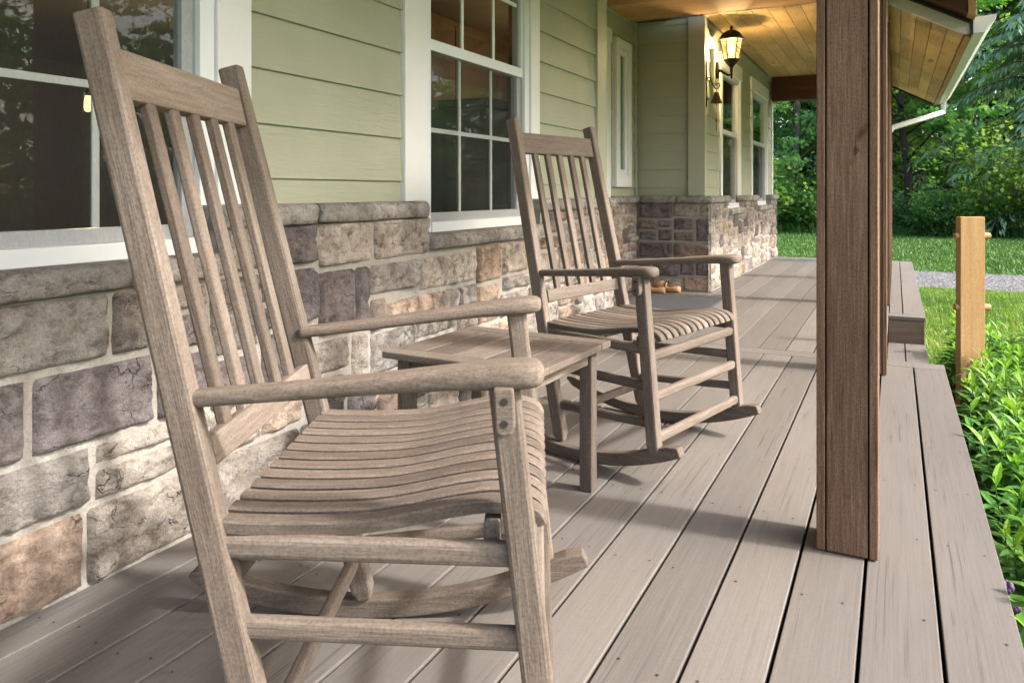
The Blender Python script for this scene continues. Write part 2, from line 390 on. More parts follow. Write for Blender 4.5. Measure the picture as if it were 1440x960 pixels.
# ------------------------------------------------------------------ house
house = thing('house', (0, 0, 0), 0, 'olive green lap sided house with white windows above a stone veneer base', 'house')
PAL = {'g': [(.27, .235, .20), (.25, .225, .20), (.30, .26, .215)], 'p': [(.175, .145, .15), (.20, .165, .165), (.16, .135, .135)],
       't': [(.33, .275, .22), (.36, .31, .255), (.30, .25, .20)], 'o': [(.36, .25, .175), (.34, .235, .16), (.32, .235, .17)], 'b': [(.26, .185, .14), (.22, .17, .14)]}
def stone_cells(s0, s1, z0, z1, manual=(), g=.02, sizes=((.12, .36), (.08, .20)), mort=.015, top=None):
    nx, nz = int(round((s1 - s0) / g)), int(round((z1 - z0) / g)); occ = [[0] * nz for _ in range(nx)]; cells = []
    if top:
        for i in range(nx):
            for j in range(nz):
                if z0 + (j + .5) * g > top(s0 + (i + .5) * g): occ[i][j] = 1
    for (a, c, d, e, k) in manual:
        i0, i1, j0, j1 = round((a - s0) / g), round((c - s0) / g), round((d - z0) / g), round((e - z0) / g)
        i0, j0 = max(i0, 0), max(j0, 0); i1, j1 = min(max(i1, i0 + 2), nx), min(max(j1, j0 + 2), nz)
        if any(occ[i][j] for i in range(i0, i1) for j in range(j0, j1)):
            while i0 < i1 - 2 and any(occ[i0][j] for j in range(j0, j1)): i0 += 1
            while j1 > j0 + 2 and any(occ[i][j1 - 1] for i in range(i0, i1)): j1 -= 1
            if any(occ[i][j] for i in range(i0, i1) for j in range(j0, j1)): continue
        for i in range(i0, i1):
            for j in range(j0, j1): occ[i][j] = 1
        cells.append([i0, i1, j0, j1, k])
    for j in range(nz):
        for i in range(nx):
            if occ[i][j]: continue
            W = max(5, int(random.uniform(*sizes[0]) / g)); H = int(random.uniform(*sizes[1]) / g); w = 0
            while w < W and i + w < nx and not occ[i + w][j]: w += 1
            if i + w < nx and not occ[i + w][j]:
                r = 0
                while i + w + r < nx and not occ[i + w + r][j] and r < 5: r += 1
                if r < 5: w += r
            h = 1
            while h < H and j + h < nz and not any(occ[q][j + h] for q in range(i, i + w)): h += 1
            rr = 0
            while j + h + rr < nz and rr < 3 and not any(occ[q][j + h + rr] for q in range(i, i + w)): rr += 1
            if rr < 3: h += rr
            for q in range(i, i + w):
                for r in range(j, j + h): occ[q][r] = 1
            k = random.choice('gggpptttgob')
            cells.append([i, i + w, j, j + h, k])
    # stretch stones over slivers too thin to be a stone of their own
    keep = [c for c in cells if min(c[1] - c[0], c[3] - c[2]) * g - mort >= .03]
    own = {}
    for n_, c in enumerate(keep):
        for i in range(c[0], c[1]):
            for j in range(c[2], c[3]): own[i, j] = n_
    full = lambda i, j: (i, j) in own or i < 0 or j < 0 or i >= nx or j >= nz or (top and z0 + (j + .5) * g > top(s0 + (i + .5) * g))
    for it in range(6):
        for n_, c in enumerate(keep):
            for side in range(4):
                if side == 0: cand = [(c[0] - 1, j) for j in range(c[2], c[3])]
                elif side == 1: cand = [(c[1], j) for j in range(c[2], c[3])]
                elif side == 2: cand = [(i, c[2] - 1) for i in range(c[0], c[1])]
                else: cand = [(i, c[3]) for i in range(c[0], c[1])]
                if any(full(*q) for q in cand): continue
                for q in cand: own[q] = n_
                if side == 0: c[0] -= 1
                elif side == 1: c[1] += 1
                elif side == 2: c[2] -= 1
                else: c[3] += 1
    cells = keep
    out = []
    for i0, i1, j0, j1, k in cells:
        w, h = (i1 - i0) * g - mort, (j1 - j0) * g - mort
        if min(w, h) < .02: continue
        out.append((s0 + i0 * g + mort / 2, s0 + i1 * g - mort / 2, z0 + j0 * g + mort / 2, z0 + j1 * g - mort / 2, k))
    return out
def stone_part(name, cells, s0, s1, z0, z1, fmap, res, relief=.028, top=None, thick=.1):
    """fmap(s, z, n) -> world point; n is the distance out of the mortar face"""
    b = MB()
    for (a, c, d, e, k) in cells:
        w, h = c - a, e - d; nu, nv = max(4, int(w / res)), max(4, int(h / res)); off = Vector((random.uniform(0, 90), random.uniform(0, 90), random.uniform(0, 90)))
        base = random.choice(PAL[k]); f = random.uniform(.88, 1.15) * 1.36; gy = sum(base) / 3; col = tuple((x * .72 + gy * .28) * f for x in base)
        tilt = (random.uniform(-.012, .012), random.uniform(-.012, .012)); rel = relief * random.uniform(.75, 1.2); vs = []; fs = []
        rc = min(.014, w * .2, h * .2)
        for j in range(nv + 1):
            for i in range(nu + 1):
                u, v = i / nu * w, j / nv * h
                # rounded rectangle outline with a wobble
                q = Vector((a + u, d + v, 0))
                eu, ev = min(u, w - u), min(v, h - v); ed = min(eu, ev)
                if eu < rc and ev < rc: ed = max(0, rc - sqrt((rc - eu) ** 2 + (rc - ev) ** 2))
                ed = max(0, ed - .0022 * (1 + noise.noise(q * 30 + off)) - .003 * max(0, noise.noise(q * 11 + off)))
                t = min(ed / .008, 1); pr = sqrt(max(0, 1 - (1 - t) ** 2))
                fb = noise.fractal(q * 7 + off, 1.0, 2.1, 4) ; rg = abs(noise.noise(q * 13 + off * 2)); fb += .35 * noise.fractal(q * 38 + off, 1.0, 2.1, 3)
                vd, vp = noise.voronoi(q * 10 * Vector((1, 1.5, 1)).x + off); hv = noise.random_unit_vector if False else noise.cell_vector(vp[0] * 3.7)
                fb += ((q * 10 + off) - vp[0]).dot(Vector((hv[0] - .5, hv[1] - .5, 0))) * 1.5 - .5 * max(0, .10 - (vd[1] - vd[0])) / .10
                st = noise.noise(Vector((q.x * 5, q.y * 16, 0)) + off)
                nn = pr * (rel + .010 * fb - .010 * max(0, .22 - rg) * 3 + .005 * math.floor(st * 3) / 3 + tilt[0] * (u / w - .5) + tilt[1] * (v / h - .5)) + (1 - pr) * .004
                nn = max(nn, .0165 * pr + .003 * fb * pr)
                wob = .0035 * noise.noise(q * 22 + off * 3) if 0 < i < nu and 0 < j < nv else 0
                vs.append(fmap(a + u + wob, d + v + wob, nn))
        for j in range(nv):
            for i in range(nu):
                p = j * (nu + 1) + i; fs.append((p, p + 1, p + nu + 2, p + nu + 1))
        b.add(vs, fs, col, 0)
    # mortar sheet with its own gentle relief
    ns, nz = max(2, int((s1 - s0) / (res * 2.5))), max(2, int((z1 - z0) / (res * 2.5))); vs = []; fs = []
    for j in range(nz + 1):
        for i in range(ns + 1):
            s_, z_ = s0 + (s1 - s0) * i / ns, z0 + (z1 - z0) * j / nz
            zz = min(z_, top(s_)) if top else z_
            vs.append(fmap(s_, zz, .007 + .003 * noise.noise((s_ * 25, zz * 25, 1.7))))
    for j in range(nz):
        for i in range(ns):
            p = j * (ns + 1) + i; fs.append((p, p + 1, p + ns + 2, p + ns + 1))
    b.add(vs, fs, None, 1)
    o = b.build(name, [M['stone'], M['mortar']], house, smooth=True, fix=False)
    return o
def cap_part(segs, fmap, ends=True, bright=1.0):
    """segs: (s0, s1, zbot, ztop); depth from n=-.06 to n=.045"""
    b = MB()
    for (s0, s1, z0, z1) in segs:
        s = s0
        while s < s1 - .03:
            e = min(s + random.uniform(.34, .56), s1)
            if s1 - e < .15: e = s1
            kk = random.uniform(.88, 1.1) * bright; col = tuple(x * kk for x in (.42, .395, .37)); off = random.uniform(0, 50)
            n = max(6, int((e - s) / .012)); h = z1 - z0
            prof = [(-.09, z1 - .002), (-.03, z1 + .001), (.005, z1 + .001), (.026, z1), (.036, z1 - .004), (.043, z1 - .012), (.045, z1 - h * .35), (.045, z1 - h * .6), (.042, z0 + .012), (.037, z0 + .003), (.025, z0), (-.09, z0)]
            vs = []; fs = []; m = len(prof)
            for i in range(n + 1):
                ss = s + .003 + (e - s - .006) * i / n; ed = min(i, n - i)
                for q, (nn, zz) in enumerate(prof):
                    d = Vector((ss * 9, zz * 14, nn * 14 + off)); a = .007 * noise.fractal(d, 1, 2, 4) + .003 * noise.noise(d * 4)
                    k = 1 if 2 < q < m - 1 else .25
                    sh = {0: .010, 1: .003}.get(ed, 0) if 1 < q < m - 1 else 0
                    vs.append(fmap(ss, zz + a * .5 * k, nn + a * k - sh))
            for i in range(n):
                for q in range(m): fs.append((i * m + q, i * m + (q + 1) % m, (i + 1) * m + (q + 1) % m, (i + 1) * m + q))
            fs += [tuple(range(m)), tuple(range(n * m, n * m + m))[::-1]]
            b.add(vs, fs, col, 0); s = e
    return b.build('stone_cap', M['stone'], house, smooth=True, fix=True)

XS = -1.625      # mortar face of the main wall
fm_main = lambda s, z, n: (XS + n, s, z)
def top_main(s): return .662 if (s < 1.44 or 2.45 < s < 3.49) else .79
manual = [(0.76, 1.104, 0.509, 0.65, 'g'), (1.116, 1.233, 0.516, 0.654, 'g'), (0.76, 0.935, 0.324, 0.498, 'p'), (0.949, 1.222, 0.329, 0.487, 'p'), (1.239, 1.38, 0.339, 0.486, 'p'), (0.796, 1.073, 0.201, 0.302, 'g'), (1.088, 1.181, 0.259, 0.304, 'b'), (1.2, 1.39, 0.256, 0.324, 'g'), (1.407, 1.561, 0.189, 0.308, 'g'), (1.08, 1.411, 0.02, 0.247, 't'), (0.796, 1.068, 0.02, 0.18, 'o'), (1.428, 1.747, 0.02, 0.167, 'g'), (1.58, 1.76, 0.177, 0.284, 'o'), (1.46, 1.623, 0.661, 0.78, 'g'), (1.632, 1.80, 0.671, 0.787, 'p'), (1.817, 2.088, 0.631, 0.78, 't'), (2.106, 2.413, 0.662, 0.782, 't'), (1.643, 1.807, 0.472, 0.647, 'p'), (1.82, 2.002, 0.445, 0.615, 'p'), (2.005, 2.067, 0.477, 0.621, 'p'), (2.09, 2.355, 0.525, 0.643, 'g'), (2.379, 2.809, 0.516, 0.645, 't'), (2.834, 3.046, 0.483, 0.641, 'o'), (3.06, 3.325, 0.52, 0.645, 't'), (3.053, 3.169, 0.419, 0.509, 'g'), (3.177, 3.357, 0.412, 0.504, 'g'), (2.078, 2.168, 0.44, 0.512, 'b'), (2.193, 2.529, 0.425, 0.504, 'o'), (2.545, 2.649, 0.42, 0.507, 'g'), (2.661, 2.809, 0.42, 0.507, 'g'), (2.834, 3.039, 0.301, 0.477, 'o'), (1.801, 1.972, 0.296, 0.426, 'g'), (1.983, 2.051, 0.278, 0.429, 'g'), (2.071, 2.364, 0.25, 0.407, 'g'), (2.379, 2.649, 0.316, 0.404, 'g'), (2.672, 2.809, 0.306, 0.408, 'g')]
random.seed(11)
cl = stone_cells(-1.6, 4.56, 0, .80, manual, top=top_main)
stone_part('stone_base', cl, -1.6, 4.56, 0, .80, fm_main, .0085, top=top_main)
random.seed(5)
cap_part([(-1.6, 1.44, .662, .722), (1.43, 2.43, .788, .85), (2.45, 3.485, .662, .722), (3.475, 4.585, .788, .85)], fm_main)
# recess wall with the door (normal +X), stone on its far part
fm_rec = lambda s, z, n: (-2.125 + n, s, z)
random.seed(21)
cl = stone_cells(6.0, 6.66, 0, .80, sizes=((.09, .24), (.08, .18)))
stone_part('stone_base', cl, 6.0, 6.66, 0, .80, fm_rec, .016)
cap_part([(5.98, 6.66, .788, .85)], fm_rec)
# return wall facing the camera (normal -Y)
fm_ret = lambda s, z, n: (s, 6.675 - n, z)
random.seed(32)
manual_r = [(-2.08, -1.80, .66, .78, 'p'), (-1.79, -1.45, .67, .78, 'g'), (-2.08, -1.93, .55, .65, 'b'), (-1.92, -1.80, .58, .65, 'p'), (-1.79, -1.60, .55, .66, 'p'), (-1.59, -1.45, .46, .66, 'p'), (-2.08, -1.93, .45, .54, 'p'), (-1.92, -1.80, .45, .57, 'p'), (-1.79, -1.60, .46, .54, 'b'), (-2.08, -1.79, .27, .44, 'p'), (-1.78, -1.45, .29, .45, 'b'), (-1.98, -1.73, .13, .26, 'p'), (-1.72, -1.60, .15, .27, 'p'), (-1.59, -1.45, .15, .27, 'p'), (-1.70, -1.44, .0, .13, 'o')]
cl = stone_cells(-2.10, -1.44, 0, .80, manual_r)
stone_part('stone_base', cl, -2.10, -1.44, 0, .80, fm_ret, .013)
cap_part([(-2.09, -1.425, .788, .85)], fm_ret)
# far wall (normal +X)
fm_far = lambda s, z, n: (-1.465 + n, s, z)
def top_far(s): return .662 if (7.50 < s < 8.34 or 9.22 < s < 10.25) else .79
random.seed(44)
cl = stone_cells(6.65, 10.84, 0, .80, sizes=((.16, .36), (.09, .19)), top=top_far, mort=.017)
stone_part('stone_base', cl, 6.65, 10.84, 0, .80, fm_far, .012, top=top_far, relief=.024)
cap_part([(6.66, 7.52, .788, .85), (7.53, 8.36, .662, .722), (8.33, 9.23, .788, .85), (9.24, 10.27, .662, .722), (10.25, 10.86, .788, .85)], fm_far)
# south end of the main wall inside the recess, and core walls behind everything
b = MB(); c_ = (.40, .37, .33)
b.box(-1.72, XS + .006, -1.6, 4.562, -.3, .66); b.box(-1.72, XS + .006, 1.45, 2.44, .66, .80); b.box(-1.72, XS + .006, 3.5, 4.562, .66, .80)
b.box(-2.2, -2.12, 4.56, 6.68, -.3, .80); b.box(-2.2, -1.47, 6.68, 6.76, -.3, .80)
b.box(-1.57, -1.46, 6.76, 10.84, -.3, .66); b.box(-1.57, -1.46, 6.76, 7.5, .66, .8); b.box(-1.57, -1.46, 8.35, 9.22, .66, .8); b.box(-1.57, -1.46, 10.26, 10.84, .66, .8)
b.box(-2.12, -1.72, 4.48, 4.562, -.3, .80)
b.build('foundation_wall', M['mortar'], house)

# lap siding -------------------------------------------------------------
def siding(name, runs, fmap, mat, z0=.85, expo=.163, first=.928):
    """runs: list of (s0, s1, zlo, zhi)"""
    b = MB()
    for (s0, s1, zl, zh) in runs:
        z = first - expo
        while z < zh:
            a, c = max(z, zl), min(z + expo, zh)
            if c - a > .01:
                of = .013 if a > zl or zl == z else .013
                def off(zz): return .015 - .012 * (zz - z) / expo
                L = s1 - s0; cuts = [s0]
                if L > 1.6: cuts.append(s0 + L * random.uniform(.3, .7))
                cuts.append(s1)
                for p, q in zip(cuts[:-1], cuts[1:]):
                    q2 = q - (.0015 if q != s1 else 0)
                    vs = [fmap(p, a, off(a)), fmap(q2, a, off(a)), fmap(q2, c, off(c)), fmap(p, c, off(c)), fmap(p, a, -.01), fmap(q2, a, -.01)]
                    b.add(vs, [(0, 1, 2, 3), (4, 5, 1, 0)])
            z += expo
        # backing board
        b.add([fmap(s0, zl, -.002), fmap(s1, zl, -.002), fmap(s1, zh, -.002), fmap(s0, zh, -.002)], [(0, 1, 2, 3)])
    return b.build(name, mat, house)
random.seed(3)
CZ = 2.44
XM = -1.69
W1 = (.56, 1.475); W2 = (2.51, 3.475); WZ = (.722, 2.20)
f = lambda s, z, n: (XM + n, s, z)
siding('lap_siding', [(-1.6, .44, .85, CZ), (1.592, 2.366, .85, CZ), (3.58, 4.45, .85, CZ), (.44, 1.592, 2.36, CZ), (2.366, 3.58, 2.36, CZ)], f, M['siding'])
f = lambda s, z, n: (-2.145 + n, s, z)
siding('lap_siding', [(4.56, 4.78, .0, CZ), (5.96, 6.66, .85, CZ), (4.78, 5.96, 2.24, CZ)], f, M['siding'])
f = lambda s, z, n: (s, 6.715 - n, z)
siding('lap_siding', [(-2.12, -1.64, .85, CZ)], f, M['sidingx'])
XF = -1.525
f = lambda s, z, n: (XF + n, s, z)
FW1 = (7.47, 8.40); FW2 = (9.21, 10.30)
siding('lap_siding', [(6.75, 7.38, .85, CZ), (8.46, 9.12, .85, CZ), (10.38, 10.78, .85, CZ), (7.38, 8.46, 2.25, CZ), (9.12, 10.38, 2.25, CZ)], f, M['siding'])
def part_box(name, mat, *boxes, parent=house, bevel=.003, **k):
    b = MB()
    for bx in boxes: b.box(*bx)
    return b.build(name, mat, parent, bevel=bevel, **k)
part_box('corner_board', M['trimgreen'], (-1.70, -1.662, 4.44, 4.585, .852, CZ))
part_box('corner_board', M['trimgreen'], (-1.72, -1.6625, 4.5855, 4.61, .852, CZ), (-2.14, -1.7205, 4.5855, 4.60, .852, CZ))
part_box('corner_board', M['trimgreen'], (-1.645, -1.495, 6.672, 6.70, .852, CZ))
part_box('corner_board', M['trimgreen'], (-1.53, -1.497, 6.7005, 6.755, .852, CZ))
part_box('corner_board', M['trimgreen'], (-2.135, -2.112, 6.655, 6.678, .852, CZ))
part_box('corner_board', M['white'], (-1.53, -1.497, 10.775, 10.84, .852, CZ))
part_box('wall_core', M['iwall'], (-1.80, -1.705, -1.6, .55, -.3, 2.6), (-1.80, -1.705, 1.485, 2.50, -.3, 2.6), (-1.80, -1.705, 3.485, 4.58, -.3, 2.6), (-1.80, -1.705, .55, 1.485, 2.21, 2.6), (-1.80, -1.705, 2.5, 3.485, 2.21, 2.6), (-1.80, -1.73, .55, 1.485, -.3, .70), (-1.80, -1.73, 2.5, 3.485, -.3, .70),
         (-2.26, -2.16, 4.5, 4.8, -.3, 2.6), (-2.26, -2.16, 5.94, 6.07, -.3, 2.6), (-2.26, -2.16, 6.47, 6.8, -.3, 2.6), (-2.26, -2.16, 6.07, 6.47, -.3, .93), (-2.26, -2.16, 6.07, 6.47, 2.21, 2.6), (-2.26, -2.16, 4.8, 5.94, 2.25, 2.6), (-2.2, -1.57, 6.73, 6.8, -.3, 2.6), (-2.16, -1.8, 4.46, 4.56, -.3, 2.6),
         (-1.64, -1.545, 6.8, 7.46, -.3, 2.6), (-1.64, -1.545, 8.41, 9.2, -.3, 2.6), (-1.64, -1.545, 10.31, 10.8, -.3, 2.6), (-1.64, -1.545, 7.46, 8.41, -.3, .70), (-1.64, -1.545, 7.46, 8.41, 2.2, 2.6), (-1.64, -1.545, 9.2, 10.31, -.3, .70), (-1.64, -1.545, 9.2, 10.31, 2.2, 2.6), bevel=0)
def window(y0, y1, z0, z1, xf, casing=.125, grid=True, cw=None, head=.16, lowcas=.85, screen=True, rail=1.485, cols=3):
    """a vinyl double hung window; xf is the face of the casing"""
    fx = xf - .012; fw = .05; b = MB()
    b.box(fx - .075, fx, y0, y0 + fw, z0, z1); b.box(fx - .075, fx, y1 - fw, y1, z0, z1); b.box(fx - .075, fx + .006, y0 + fw, y1 - fw, z0, z0 + .042); b.box(fx - .075, fx, y0 + fw, y1 - fw, z1 - .05, z1)
    b.box(fx - .075, fx + .018, y0 - .004, y1 + .004, z0 - .012, z0 - .0005)
    w = b.build('window', M['vinyl'], house, bevel=.003)
    part_box('sash', M['vinyl'], (fx - .062, fx - .028, y0 + fw, y0 + fw + .026, z0 + .042, rail - .02), (fx - .062, fx - .028, y1 - fw - .036, y1 - fw, z0 + .042, rail - .02), (fx - .062, fx - .028, y0 + fw + .026, y1 - fw - .036, z0 + .042, z0 + .078), (fx - .05, fx - .012, y0 + fw, y1 - fw, rail - .02, rail + .026), (fx - .04, fx - .014, y0 + fw, y0 + fw + .012, rail + .026, z1 - .05), (fx - .04, fx - .014, y1 - fw - .018, y1 - fw, rail + .026, z1 - .05), parent=w, bevel=.002)
    a0, a1 = y0 + fw, y1 - fw
    part_box('pane', M['glass'], (fx - .048, fx - .044, a0 + .026, a1 - .036, z0 + .078, rail - .02), (fx - .034, fx - .030, a0 + .012, a1 - .018, rail + .026, z1 - .05), parent=w, bevel=0)
    if grid:
        bx = []
        for k in range(1, cols):
            yy = a0 + (a1 - a0) * k / cols; bx.append((fx - .0435, fx - .038, yy - .009, yy + .009, z0 + .079, rail - .021)); bx.append((fx - .0295, fx - .024, yy - .009, yy + .009, rail + .027, z1 - .051))
        zz = (z0 + .07 + rail) / 2 + .005; cuts = [a0 + .026] + [a0 + (a1 - a0) * k / cols for k in range(1, cols)] + [a1 - .036]
        for p, q in zip(cuts[:-1], cuts[1:]): bx.append((fx - .0435, fx - .038, p + .0095, q - .0095, zz - .009, zz + .009))
        zz = (rail + z1) / 2 - .02
        for p, q in zip(cuts[:-1], cuts[1:]): bx.append((fx - .0295, fx - .024, p + .0095, q - .0095, zz - .009, zz + .009))
        part_box('muntin', M['muntin'], *bx, parent=w, bevel=0)
    if screen:
        part_box('insect_screen', M['screen'], (fx - .016, fx - .0145, a0 + .004, a1 - .004, z0 + .044, rail - .021), parent=w, bevel=0)
    cw = cw or casing
    part_box('casing', M['white'], (xf - .03, xf, y0 - casing, y0 - .0005, lowcas, z1 - .001), parent=w, bevel=.003)
    part_box('casing', M['white'], (xf - .03, xf, y1 + .0005, y1 + cw, lowcas, z1 - .001), parent=w, bevel=.003)
    part_box('head_casing', M['white'], (xf - .03, xf + .006, y0 - casing - .02, y1 + cw + .02, z1, z1 + head), parent=w, bevel=.003)
    return w
window(W1[0], W1[1], *WZ, -1.662, .122)
window(W2[0], W2[1], *WZ, -1.662, .146, cw=.105)
window(FW1[0], FW1[1], .73, 2.09, -1.498, .085, cw=.055, grid=False, head=.15)
window(FW2[0], FW2[1], .73, 2.09, -1.498, .085, cw=.075, grid=False, head=.15)
# sidelight beside the door, and the door in the recess
sl = part_box('sidelight', M['white'], (-2.15, -2.095, 6.05, 6.14, .93, 2.20), (-2.15, -2.095, 6.38, 6.46, .93, 2.20), (-2.15, -2.095, 6.14, 6.38, .93, 1.03), (-2.15, -2.095, 6.14, 6.38, 2.12, 2.20))
part_box('sidelight_sash', M['vinyl'], (-2.14, -2.112, 6.1405, 6.20, 1.0305, 2.1195), (-2.14, -2.112, 6.32, 6.3795, 1.0305, 2.1195), (-2.14, -2.112, 6.2005, 6.3195, 1.0305, 1.08), (-2.14, -2.112, 6.2005, 6.3195, 2.07, 2.1195), parent=sl)
part_box('pane', M['glass'], (-2.13, -2.126, 6.2005, 6.3195, 1.0805, 2.0695), parent=sl, bevel=0)
dr = part_box('door', M['hutch'], (-2.19, -2.15, 4.9, 5.82, .02, 2.12))
part_box('door_casing', M['white'], (-2.16, -2.105, 4.78, 4.895, 0, 2.13), (-2.16, -2.105, 5.825, 5.935, 0, 2.13), (-2.16, -2.10, 4.76, 5.955, 2.1305, 2.24), parent=dr)
b = MB(); b.lathe([(.005, 0), (.028, .01), (.03, .03), (.02, .045)], (0, 0, 0), 12); hd = b.build('door_handle', M['iron'], dr, smooth=True); hd.rotation_euler = (0, R(90), 0); hd.location = (-2.15, 5.0, .98)
# roof of the house above the porch ceiling
b = MB(); b.prism([(-1.6, 2.62), (-8, 5.2), (-14, 2.7), (-14, 2.6), (-8, 2.6), (-1.6, 2.6)], 'y', -3.2, 11.0); b.build('house_roof', M['roofing'], house)
b = MB(); b.box(-9, -8.9, -3, 10.8, -.3, 2.6); b.box(-8.9, -1.6, -3.0, -2.9, -.3, 2.6); b.box(-8.9, -1.65, 10.7, 10.79, -.3, 2.6); b.box(-8.9, -1.81, -2.9, 10.7, 2.45, 2.6); b.box(-1.8, -1.63, -2.9, -1.6, -.3, 2.6)
b.build('interior_wall', M['iwall'], house)
b = MB(); b.box(-8.9, -1.81, -2.9, 10.7, -.12, -.05); b.build('interior_floor', M['ifloor'], house)

# ------------------------------------------------------------------ things inside the rooms
cb = thing('kitchen_cabinet', (-3.55, 6.0, 0), 0, 'tall brown panelled kitchen cabinets seen through the window behind the second rocking chair', 'cabinet')
part_box('carcass', M['cab'], (-.6, 0, -.9, 1.9, -.05, 2.43), parent=cb, bevel=0)
for k in range(4):
    y = -.88 + k * .69
    for z0, z1 in ((.06, .95), (1.0, 2.38)):
        b = MB(); b.box(.001, .02, y, y + .67, z0, z1); b.box(.0205, .028, y + .09, y + .58, z0 + .09, z1 - .09); b.build('door', M['cab'], cb, bevel=.006)
ht = thing('dark_hutch', (-3.0, 5.41, 0), 0, 'dark hutch with a moulded cornice standing inside the window behind the second rocking chair', 'hutch')
part_box('body', M['hutch'], (-.42, 0, 0, .85, -.05, 1.58), parent=ht)
b = MB(); b.prism([(-.45, 1.66), (-.43, 1.581), (.0, 1.581), (.02, 1.60), (.035, 1.63), (.045, 1.66)], 'y', -.04, .89); b.build('cornice', M['hutch'], ht)
part_box('door', M['hutch'], (.001, .018, .03, .415, .05, .78), parent=ht); part_box('door', M['hutch'], (.001, .018, .435, .82, .05, .78), parent=ht)
def pendant(x, y, z, label, en=8):
    t = thing('pendant_lamp', (x, y, z), 0, label, 'pendant lamp', 'pendant lamps inside the kitchen')
    b = MB(); b.tube([(0, 0, .06), (0, 0, 2.44 - z)], .006, 6); b.build('cord', M['iron'], t)
    b = MB(); b.lathe([(.012, .10), (.02, .085), (.03, .06), (.032, .055)], (0, 0, 0), 12); b.build('cap', M['iron'], t)
    b = MB(); b.lathe([(.018, .054), (.024, .02), (.026, -.03), (.020, -.05), (.008, -.058)], (0, 0, 0), 14); b.build('shade', M['pend'], t, smooth=True)
    l = bpy.data.lights.new('pendant_bulb', 'POINT'); l.energy = en; l.color = (1, .72, .42); l.shadow_soft_size = .05
    lo = bpy.data.objects.new('pendant_bulb', l); COL.objects.link(lo); lo.parent = t; lo.location = (0, 0, -.12)
pendant(-5.0, 3.31, 1.5, 'lit pendant lamp seen through the left window beside the near chair post')
pendant(-5.0, 4.35, 1.5, 'lit pendant lamp glimpsed between the back slats of the near rocking chair')

pendant(-2.75, 5.9, 2.0, 'added pendant lamp lighting the brown cabinets, hidden behind the wall beside the middle window', 2.5)  # fill lamp added out of sight to brighten the cabinet fronts

# ------------------------------------------------------------------ porch roof
pr = thing('porch_roof', (0, 0, 2.4), 0, 'porch roof with golden plank ceiling and white gutter over the deck', 'porch roof')
prz = Matrix.Translation((0, 0, -2.4))
def rp(b, name, mat, **k):
    o = b.build(name, mat, pr, **k); o.location = (0, 0, -2.4); return o
def planks(b, x0, x1, y0, y1, zf, w, axis='y', th=.02, lens=(1.0, 2.4)):
    n = int(round((x1 - x0) / w)) if axis == 'y' else int(round((y1 - y0) / w))
    for i in range(n):
        p = (y0 if axis == 'y' else x0) - random.uniform(0, 1.0); e_ = y1 if axis == 'y' else x1; st_ = y0 if axis == 'y' else x0
        while p < e_:
            q = p + random.uniform(*lens); a, c = max(p, st_), min(q, e_)
            if c - a > .01:
                col = (random.random(), random.choice([.45, .55, .62, .7, .76, .4]) + random.uniform(-.04, .04), 0)
                if axis == 'y':
                    xa, xb = x0 + i * w + .002, x0 + (i + 1) * w - .002
                    za, zb = zf(xa), zf(xb)
                    b.add([(xa, a, za), (xb, a, zb), (xb, c - .002, zb), (xa, c - .002, za), (xa, a, za + th), (xb, a, zb + th), (xb, c - .002, zb + th), (xa, c - .002, za + th)], [(0, 3, 2, 1), (4, 5, 6, 7), (0, 1, 5, 4), (2, 3, 7, 6), (0, 4, 7, 3), (1, 2, 6, 5)], col)
                else: b.box(a, c - .002, y0 + i * w + .001, y0 + (i + 1) * w - .001, zf(0), zf(0) + th, col)
            p = q
random.seed(9)
b = MB(); planks(b, -1.50, -.165, 6.64, 10.68, lambda x: CZ, .133, lens=(1.5, 3.2)); rp(b, 'plank_ceiling', M['plank'])
b = MB(); planks(b, -2.15, .85, -1.6, 6.635, lambda x: CZ - .012, .16, 'x', lens=(1.5, 3)); rp(b, 'entry_ceiling', M['plankx'])
sof = lambda x: 2.28 - (x + .03) * .549
b = MB(); planks(b, -.16, .445, 6.30, 11.05, sof, .1, 'y', lens=(.9, 2.2)); rp(b, 'plank_soffit', M['plank'])
b = MB(); b.prism([(.445, sof(.445) - .012), (.482, 1.995), (.482, 2.075), (.445, 2.09)], 'y', 6.305, 11.05); rp(b, 'fascia_board', M['header'], bevel=.002)
b = MB(); b.prism([(-.16, sof(-.16) - .03), (.42, sof(.42) - .03), (.42, sof(.42)), (-.16, sof(-.16))], 'y', 11.052, 11.075); rp(b, 'end_trim', M['beam'])
# barge board on the near end of the eave, black flashing along its top
b = MB(); b.prism([(-.20, sof(-.20) + .005), (.43, sof(.43) - .008), (.478, sof(.478) + .016), (.478, sof(.478) + .085), (-.20, sof(-.20) + .085)], 'y', 6.262, 6.298); rp(b, 'barge_board', M['barge'], bevel=.003)
b = MB(); b.prism([(-.20, sof(-.20) + .0865), (.492, sof(.492) + .0865), (.492, sof(.492) + .108), (-.20, sof(-.20) + .108)], 'y', 6.235, 11.08); b.box(.480, .492, 6.24, 6.30, 2.0, 2.10); rp(b, 'flashing', M['flash'])
b = MB(); b.prism([(.49, sof(.49) + .1085), (-1.62, sof(-1.62) + .1085), (-1.62, 3.4), (.49, sof(.49) + .16)], 'y', 6.25, 11.07); b.box(-1.62, .89, -1.7, 6.24, CZ + .03, CZ + .12); rp(b, 'roof_deck', M['roofing'])
